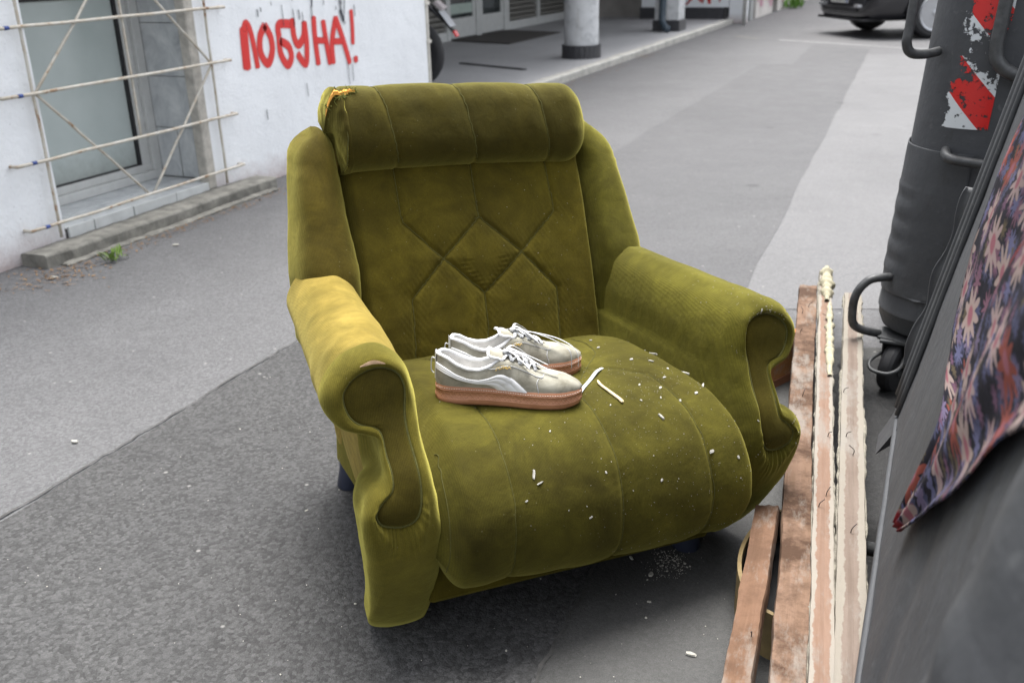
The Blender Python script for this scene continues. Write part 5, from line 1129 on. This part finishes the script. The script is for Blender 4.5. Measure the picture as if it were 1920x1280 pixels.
MB().add([((.1085) * math.cos(2 * math.pi * k / nn_), .1955 * math.sin(2 * math.pi * k / nn_), .028) for k in range(nn_)], [tuple(range(nn_))]).build('hoop_floor', M_DARK, hp)
o2 = mesh('inner_lining', [(x * .985 * (.1425 / .1425), y, z) for k in range(nn_) for x, y, z in ((.1083 * math.cos(2 * math.pi * k / nn_), .1953 * math.sin(2 * math.pi * k / nn_), .03), (.1083 * math.cos(2 * math.pi * k / nn_), .1953 * math.sin(2 * math.pi * k / nn_), .098))], gridfaces(nn_, 2, True, False), M_DARK, hp)
# ------------------------------------------------------------------ black car
car = thing('parked_car', 'black car with silver five spoke wheels at the end of the street', 'car'); axn, axf = Vector((-.34, 15.42, 0)), Vector((-1.22, 16.78, 0)); cen_ = (axn + axf) / 2; lat = (axn - axf).normalized(); fwd = Vector((lat.y, -lat.x, 0)) * 1.0
if fwd.x > 0: fwd = -fwd
car.location = cen_; car.rotation_euler = (0, 0, math.atan2(fwd.y, fwd.x))
t = NT('black_car_paint'); M_CARP = t.fin((.010, .010, .013), .18, spec=.5, **{'Coat Weight': .8, 'Coat Roughness': .05})
st_ = [(.93, .34, .62, .56), (.91, .27, .72, .74), (.82, .23, .82, .86), (.60, .22, .92, .91), (.38, .22, .98, .925), (0, .22, 1.02, .93), (-.38, .22, 1.04, .93), (-.9, .22, 1.06, .93), (-1.8, .22, 1.07, .93), (-2.4, .22, 1.08, .925), (-2.75, .22, 1.09, .92), (-3.2, .25, 1.08, .90), (-3.5, .32, 1.02, .84), (-3.58, .42, .92, .76)]
V = []
for x, zb, zt_, hw_ in st_:
    half = [(0, zb), (.75 * hw_, zb), (.96 * hw_, zb + .06), (hw_, zb + .28), (hw_ * .995, (zb + zt_) / 2 + .08), (hw_ * .965, zt_ - .10), (hw_ * .90, zt_ - .02), (hw_ * .6, zt_ + .015), (0, zt_ + .025)]
    for y, z in half + [(-y, z) for y, z in half[-2:0:-1]]: V.append((x, y, z))
m = 16; o = mesh('body', V, gridfaces(len(st_), m, False, True) + [tuple(range(m)), tuple((len(st_) - 1) * m + k for k in range(m))[::-1]], M_CARP, car, smooth=True); fixn(o); sb = o.modifiers.new('s', 'SUBSURF'); sb.levels = sb.render_levels = 2
gl = [(-.15, 1.00, 1.02, .80), (-.75, 1.0, 1.48, .70), (-1.2, 1.0, 1.60, .67), (-2.2, 1.0, 1.62, .66), (-2.9, 1.0, 1.55, .66), (-3.35, 1.02, 1.10, .70)]; V = []
for x, zb, zt_, hw_ in gl:
    for y, z in ((-.86, zb), (-hw_, zt_ - .05), (-hw_ * .85, zt_), (hw_ * .85, zt_), (hw_, zt_ - .05), (.86, zb)): V.append((x, y, z))
o = mesh('cabin', V, gridfaces(len(gl), 6, False, True) + [tuple(range(6)), tuple((len(gl) - 1) * 6 + k for k in range(6))[::-1]], M_GLASS, car, smooth=False); fixn(o)
MB().add([(x, s * hw_ * .9, zt_ + .012) for x, zb, zt_, hw_ in gl[1:5] for s in (-1, 1)] , [(0, 1, 3, 2), (2, 3, 5, 4), (4, 5, 7, 6)]).build('roof', M_CARP, car)
M_RIM = simple('silver_rim', (.45, .46, .48), .3, .05, 20, 0, metal=.7)
def wheel(x, s):
    yc = s * .86; w_ = MB().lathe([(.20, -.11), (.30, -.115), (.335, -.09), (.345, -.05), (.345, .05), (.335, .09), (.30, .115), (.20, .11)], 40, 'Y', (x, yc, .345)); wo_ = w_.build('wheel', M_BLACK, car, auto=.6)
    r_ = MB().lathe([(.205, -.0), (.245, 0), (.25, .02), (.24, .035), (.215, .02)], 40, 'Y', (x, yc + s * .10, .345)); r_.lathe([(.001, -.02), (.05, -.02), (.05, .02), (.03, .03), (.001, .03)], 20, 'Y', (x, yc + s * .11, .345))
    for k in range(5):
        a = 2 * math.pi * k / 5 + .3
        for da in (-.10, .10):
            A0, A1 = a + da * 1.6, a + da * 2.0; p_ = [(x + r0 * math.cos(q_ + e), yc + s * (.125 - .012 * (r0 > .1)) + dy, .345 + r0 * math.sin(q_ + e)) for r0, q_, w0 in ((.045, A0, .22), (.235, A1, .06)) for e in (-w0, w0) for dy in (0, -s * .02)]
            r_.add(p_, [(0, 2, 6, 4), (1, 5, 7, 3), (0, 4, 5, 1), (2, 3, 7, 6), (0, 1, 3, 2), (4, 6, 7, 5)])
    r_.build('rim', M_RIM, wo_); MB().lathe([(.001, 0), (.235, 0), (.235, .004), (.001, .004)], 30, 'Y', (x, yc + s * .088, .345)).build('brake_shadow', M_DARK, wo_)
    MB().lathe([(.36, -.10), (.41, -.10), (.415, .15), (.40, .17), (.36, .17)], 40, 'Y', (x, s * .78, .36)).build('arch_trim', M_BLACK, car) if False else None
for x in (0, -2.72):
    for s in (-1, 1): wheel(x, s)
for x in (0, -2.72):
    for s in (-1, 1):
        V = []
        for k in range(25):
            a = math.pi * k / 24
            for rr, yy in ((.365, .945), (.405, .948), (.405, .90), (.365, .90)): V.append((x + rr * math.cos(a), s * yy, .345 + rr * math.sin(a)))
        o = mesh('wheel_arch', V, gridfaces(25, 4, False, True), M_BLACK, car); fixn(o)
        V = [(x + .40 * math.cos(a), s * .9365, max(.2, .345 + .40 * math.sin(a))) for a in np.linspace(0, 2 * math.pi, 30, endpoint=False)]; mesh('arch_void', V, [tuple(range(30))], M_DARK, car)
for s in (-1, 1):
    MB().box(.70, .845, s * .62 - .14, s * .62 + .14, .66, .74, Matrix.Rotation(-.15 * s, 4, 'Z')).build('headlight', simple('headlight_glass', (.35, .38, .40), .1, .05, 20, 0), car, bevel=.02)
    MB().box(.74, .88, s * .66 - .08, s * .66 + .08, .42, .46, Matrix.Rotation(-.15 * s, 4, 'Z')).build('lamp_strip', M_RIM, car, bevel=.008)
MB().box(.86, .945, -.5, .5, .36, .42).build('grille', M_BLACK, car, bevel=.01); MB().box(.70, .93, -.70, .70, .235, .27).build('bumper_lip', M_BLACK, car, bevel=.01)
pl_ = MB().box(.945, .957, -.26, .26, .47, .58).build('number_plate', simple('plate_white', (.6, .6, .58), .4, .04, 20, 0), car, bevel=.004); MB().box(.9575, .959, .215, .255, .475, .575).build('plate_band', M_BLUE, pl_)
for k, y in enumerate(np.linspace(.16, -.20, 7)):
    g_ = MB().box(.9575, .9588, y - .014, y - .007, .49, .56).box(.9575, .9588, y + .007, y + .014, .49, .56).box(.9575, .9588, y - .007, y + .007, .553 if k % 2 else .49, .56 if k % 2 else .497); g_.build('plate_character', M_BLACK, pl_)
# ------------------------------------------------------------------ motorcycle behind the wall corner
moto = thing('motorcycle', 'black motorcycle parked in the arcade behind the white wall corner', 'motorcycle', (-4.66, 8.28, AZ)); moto.rotation_euler = (0, 0, R(6))
def mwheel(x):
    w_ = MB().lathe([(.20, -.04), (.26, -.062), (.295, -.055), (.312, -.03), (.318, 0), (.312, .03), (.295, .055), (.26, .062), (.20, .04)], 40, 'Y', (x, 0, .318)).build('wheel', M_BLACK, moto, smooth=True)
    r_ = MB().lathe([(.195, -.035), (.205, -.035), (.205, .035), (.195, .035)], 36, 'Y', (x, 0, .318)).lathe([(.001, -.05), (.04, -.05), (.04, .05), (.001, .05)], 16, 'Y', (x, 0, .318))
    for k in range(5): a = 2 * math.pi * k / 5; r_.cyl((x + .03 * math.cos(a), 0, .318 + .03 * math.sin(a)), (x + .2 * math.cos(a), 0, .318 + .2 * math.sin(a)), .012, n=8)
    r_.build('rim', M_STEEL, w_)
mwheel(0); mwheel(-1.36)
M_MBL = simple('glossy_black', (.012, .012, .014), .25, .1, 10, 0)
MB().tube(crom([(.02, 0, .86), (-.15, 0, .80), (-.45, 0, .77), (-.62, 0, .80)], 6), np.interp(np.linspace(0, 1, 19), [0, .2, 1], [.06, .10, .12]), 12, flat=.55).build('seat', M_BLACK, moto, smooth=True)
MB().tube(crom([(-.55, 0, .80), (-.72, 0, .88), (-.95, 0, .90), (-1.08, 0, .84)], 6), np.interp(np.linspace(0, 1, 19), [0, .3, .7, 1], [.09, .15, .15, .07]), 14).build('tank', M_MBL, moto, smooth=True)
MB().box(-1.0, -.45, -.14, .14, .32, .68).build('engine', M_STEEL, moto, bevel=.04)
for s in (-1, 1):
    MB().cyl((-1.36, s * .09, .32), (-1.08, s * .09, .95), .022, n=10).build('fork', M_STEEL, moto); MB().cyl((0, s * .09, .318), (-.55, s * .09, .40), .024, n=10).build('swing_arm', M_MBL, moto)
MB().tube(crom([(-1.0, -.36, 1.02), (-1.06, -.2, 1.03), (-1.08, 0, 1.0), (-1.06, .2, 1.03), (-1.0, .36, 1.02)], 5), .014, 8).build('handlebar', M_MBL, moto, smooth=True)
MB().tube([(-.5, -.16, .30), (-.1, -.17, .34), (.22, -.18, .42)], [.03, .05, .05], 14).build('exhaust', M_RIM, moto, smooth=True); MB().lathe([(.001, 0), (.10, 0), (.11, .06), (.10, .12), (.001, .12)], 20, 'X', (-1.26, 0, .92)).build('headlight', M_RIM, moto, smooth=True)
MB().tube([(.02, 0, .86), (.20, 0, .74), (.36, 0, .60), (.44, 0, .50)], [.055, .05, .04, .03], 10, flat=.5).build('tail_fender', M_MBL, moto, smooth=True)
MB().box(-.09, .09, -.075, .075, -.004, .004, Matrix.Translation((.365, 0, .635)) @ Matrix.Rotation(R(52), 4, 'Y')).build('number_plate', M_RIM, moto, bevel=.002); MB().box(-.05, .05, -.055, .055, -.02, .02, Matrix.Translation((.30, 0, .75)) @ Matrix.Rotation(R(40), 4, 'Y')).build('tail_light', simple('clear_lens', (.5, .45, .45), .15), moto, bevel=.008)
MB().box(-.03, .03, -.04, .04, -.01, .01, Matrix.Translation((.445, 0, .50)) @ Matrix.Rotation(R(60), 4, 'Y')).build('red_reflector', simple('red_lens', (.55, .02, .02), .2), moto, bevel=.006)
MB().cyl((-.62, .1, .33), (-.55, .32, .0), .014, n=8).build('side_stand', M_STEEL, moto)
# ------------------------------------------------------------------ litter
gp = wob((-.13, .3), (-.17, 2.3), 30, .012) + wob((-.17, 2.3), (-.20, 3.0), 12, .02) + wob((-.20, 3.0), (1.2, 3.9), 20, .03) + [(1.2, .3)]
sheet('grime_shade_patch', gp, .0062, m_asphalt('greasy_shaded_asphalt', (.014, .014, .0145), (.034, .034, .034), .3, 130, .003, .75))  # greasy ground, darkened further to paint in the shade around the containers
M_LEAF = NT('dry_leaf'); M_LEAF = M_LEAF.fin(M_LEAF.ramp(M_LEAF.noise(35, 3), [(.3, (.10, .052, .025)), (.55, (.20, .12, .06)), (.75, (.30, .22, .13))]), .9)
def litter(name, label, spots, n, sz):
    mb = MB()
    for k in range(n):
        cx_, cy_, sx, sy = spots[k % len(spots)]; p = Vector((cx_ + rng.normal() * sx, cy_ + rng.normal() * sy, .003 + rng.random() * .006)); a = rng.random() * 6.28; L = sz * (.4 + rng.random()); u_ = Vector((math.cos(a), math.sin(a), (rng.random() - .3) * .6)) * L; v_ = Vector((-math.sin(a), math.cos(a), (rng.random() - .5) * .6)) * L * (.15 + .35 * rng.random())
        mb.add([tuple(p - u_), tuple(p + v_), tuple(p + u_), tuple(p - v_)], [(0, 1, 2, 3)])
    return tag(mb.build(name, M_LEAF), label, 'litter', kind='stuff')
litter('leaf_litter', 'brown dry leaves gathered along the step and the kerb', [(-3.43, 3.3, .04, .25), (-3.44, 3.9, .03, .3), (-3.45, 4.5, .04, .3), (-3.42, 2.85, .1, .12), (-3.42, 2.8, .1, .12), (-3.6, 5.2, .05, .4), (-3.5, 9.2, .06, .3), (-3.5, 10.6, .06, .4), (-3.5, 12.2, .05, .3)], 1300, .010)
gm = MB()
for k in range(26):
    a = rng.random() * 6.28; p = Vector((-3.34 + rng.normal() * .018, 3.09 + rng.normal() * .022, .002)); h = .02 + rng.random() * .045; q = p + Vector((math.cos(a) * .05, math.sin(a) * .05, h)); s_ = Vector((-math.sin(a), math.cos(a), 0)) * .006
    gm.add([tuple(p), tuple(p * .4 + q * .6 + s_ + Vector((0, 0, .008))), tuple(q), tuple(p * .4 + q * .6 - s_ + Vector((0, 0, .008)))], [(0, 1, 2, 3)])
tag(gm.build('weed', simple('weed_green', (.12, .20, .03), .7)), 'small green weed sprouting in the gutter beside the step', 'weed')
grp = 'plaster chips on the pavement'
for (x, y, L, lab) in [(-3.244, 3.377, .034, 'large white plaster chip on pale asphalt right of the weed'), (-3.40, 2.80, .032, 'white plaster chip at the left end of the concrete step'), (-2.116, 1.696, .022, 'flat pale chip on asphalt left of the strip edge'), (-.303, 1.475, .022, 'white plaster chip on the dark slab beside the timber'), (-.443, 1.692, .016, 'grey pebble of plaster below the seat front'), (-.50, 1.735, .015, 'small chip under the middle of the seat front'), (-.42, 1.60, .010, 'tiny white chip between the oil stains and the seat'), (-1.289, 1.633, .012, 'tiny white chip on the coarse asphalt left of the armchair')]:
    tag(chip(MB(), np.array([x, y, .0045]), np.array([0, 0, 1.]), L, rng.random() * 6, .6).build('pavement_chip', M_PLAST), lab, 'plaster chip', grp)
dm = MB()
for k in range(900):
    if k < 260: x, y = rng.normal(-.415, .022), rng.normal(1.75, .03)
    else: x, y = rng.uniform(-1.9, .0), rng.uniform(1.1, 3.6)
    chip(dm, np.array([x, y, .0043]), np.array([0, 0, 1.]), min(.006, .001 + rng.exponential(.0011)), rng.random() * 6, .8)
tag(dm.build('plaster_crumbs', M_PLAST), 'tiny white plaster crumbs scattered on the pavement', 'crumbs', kind='stuff')
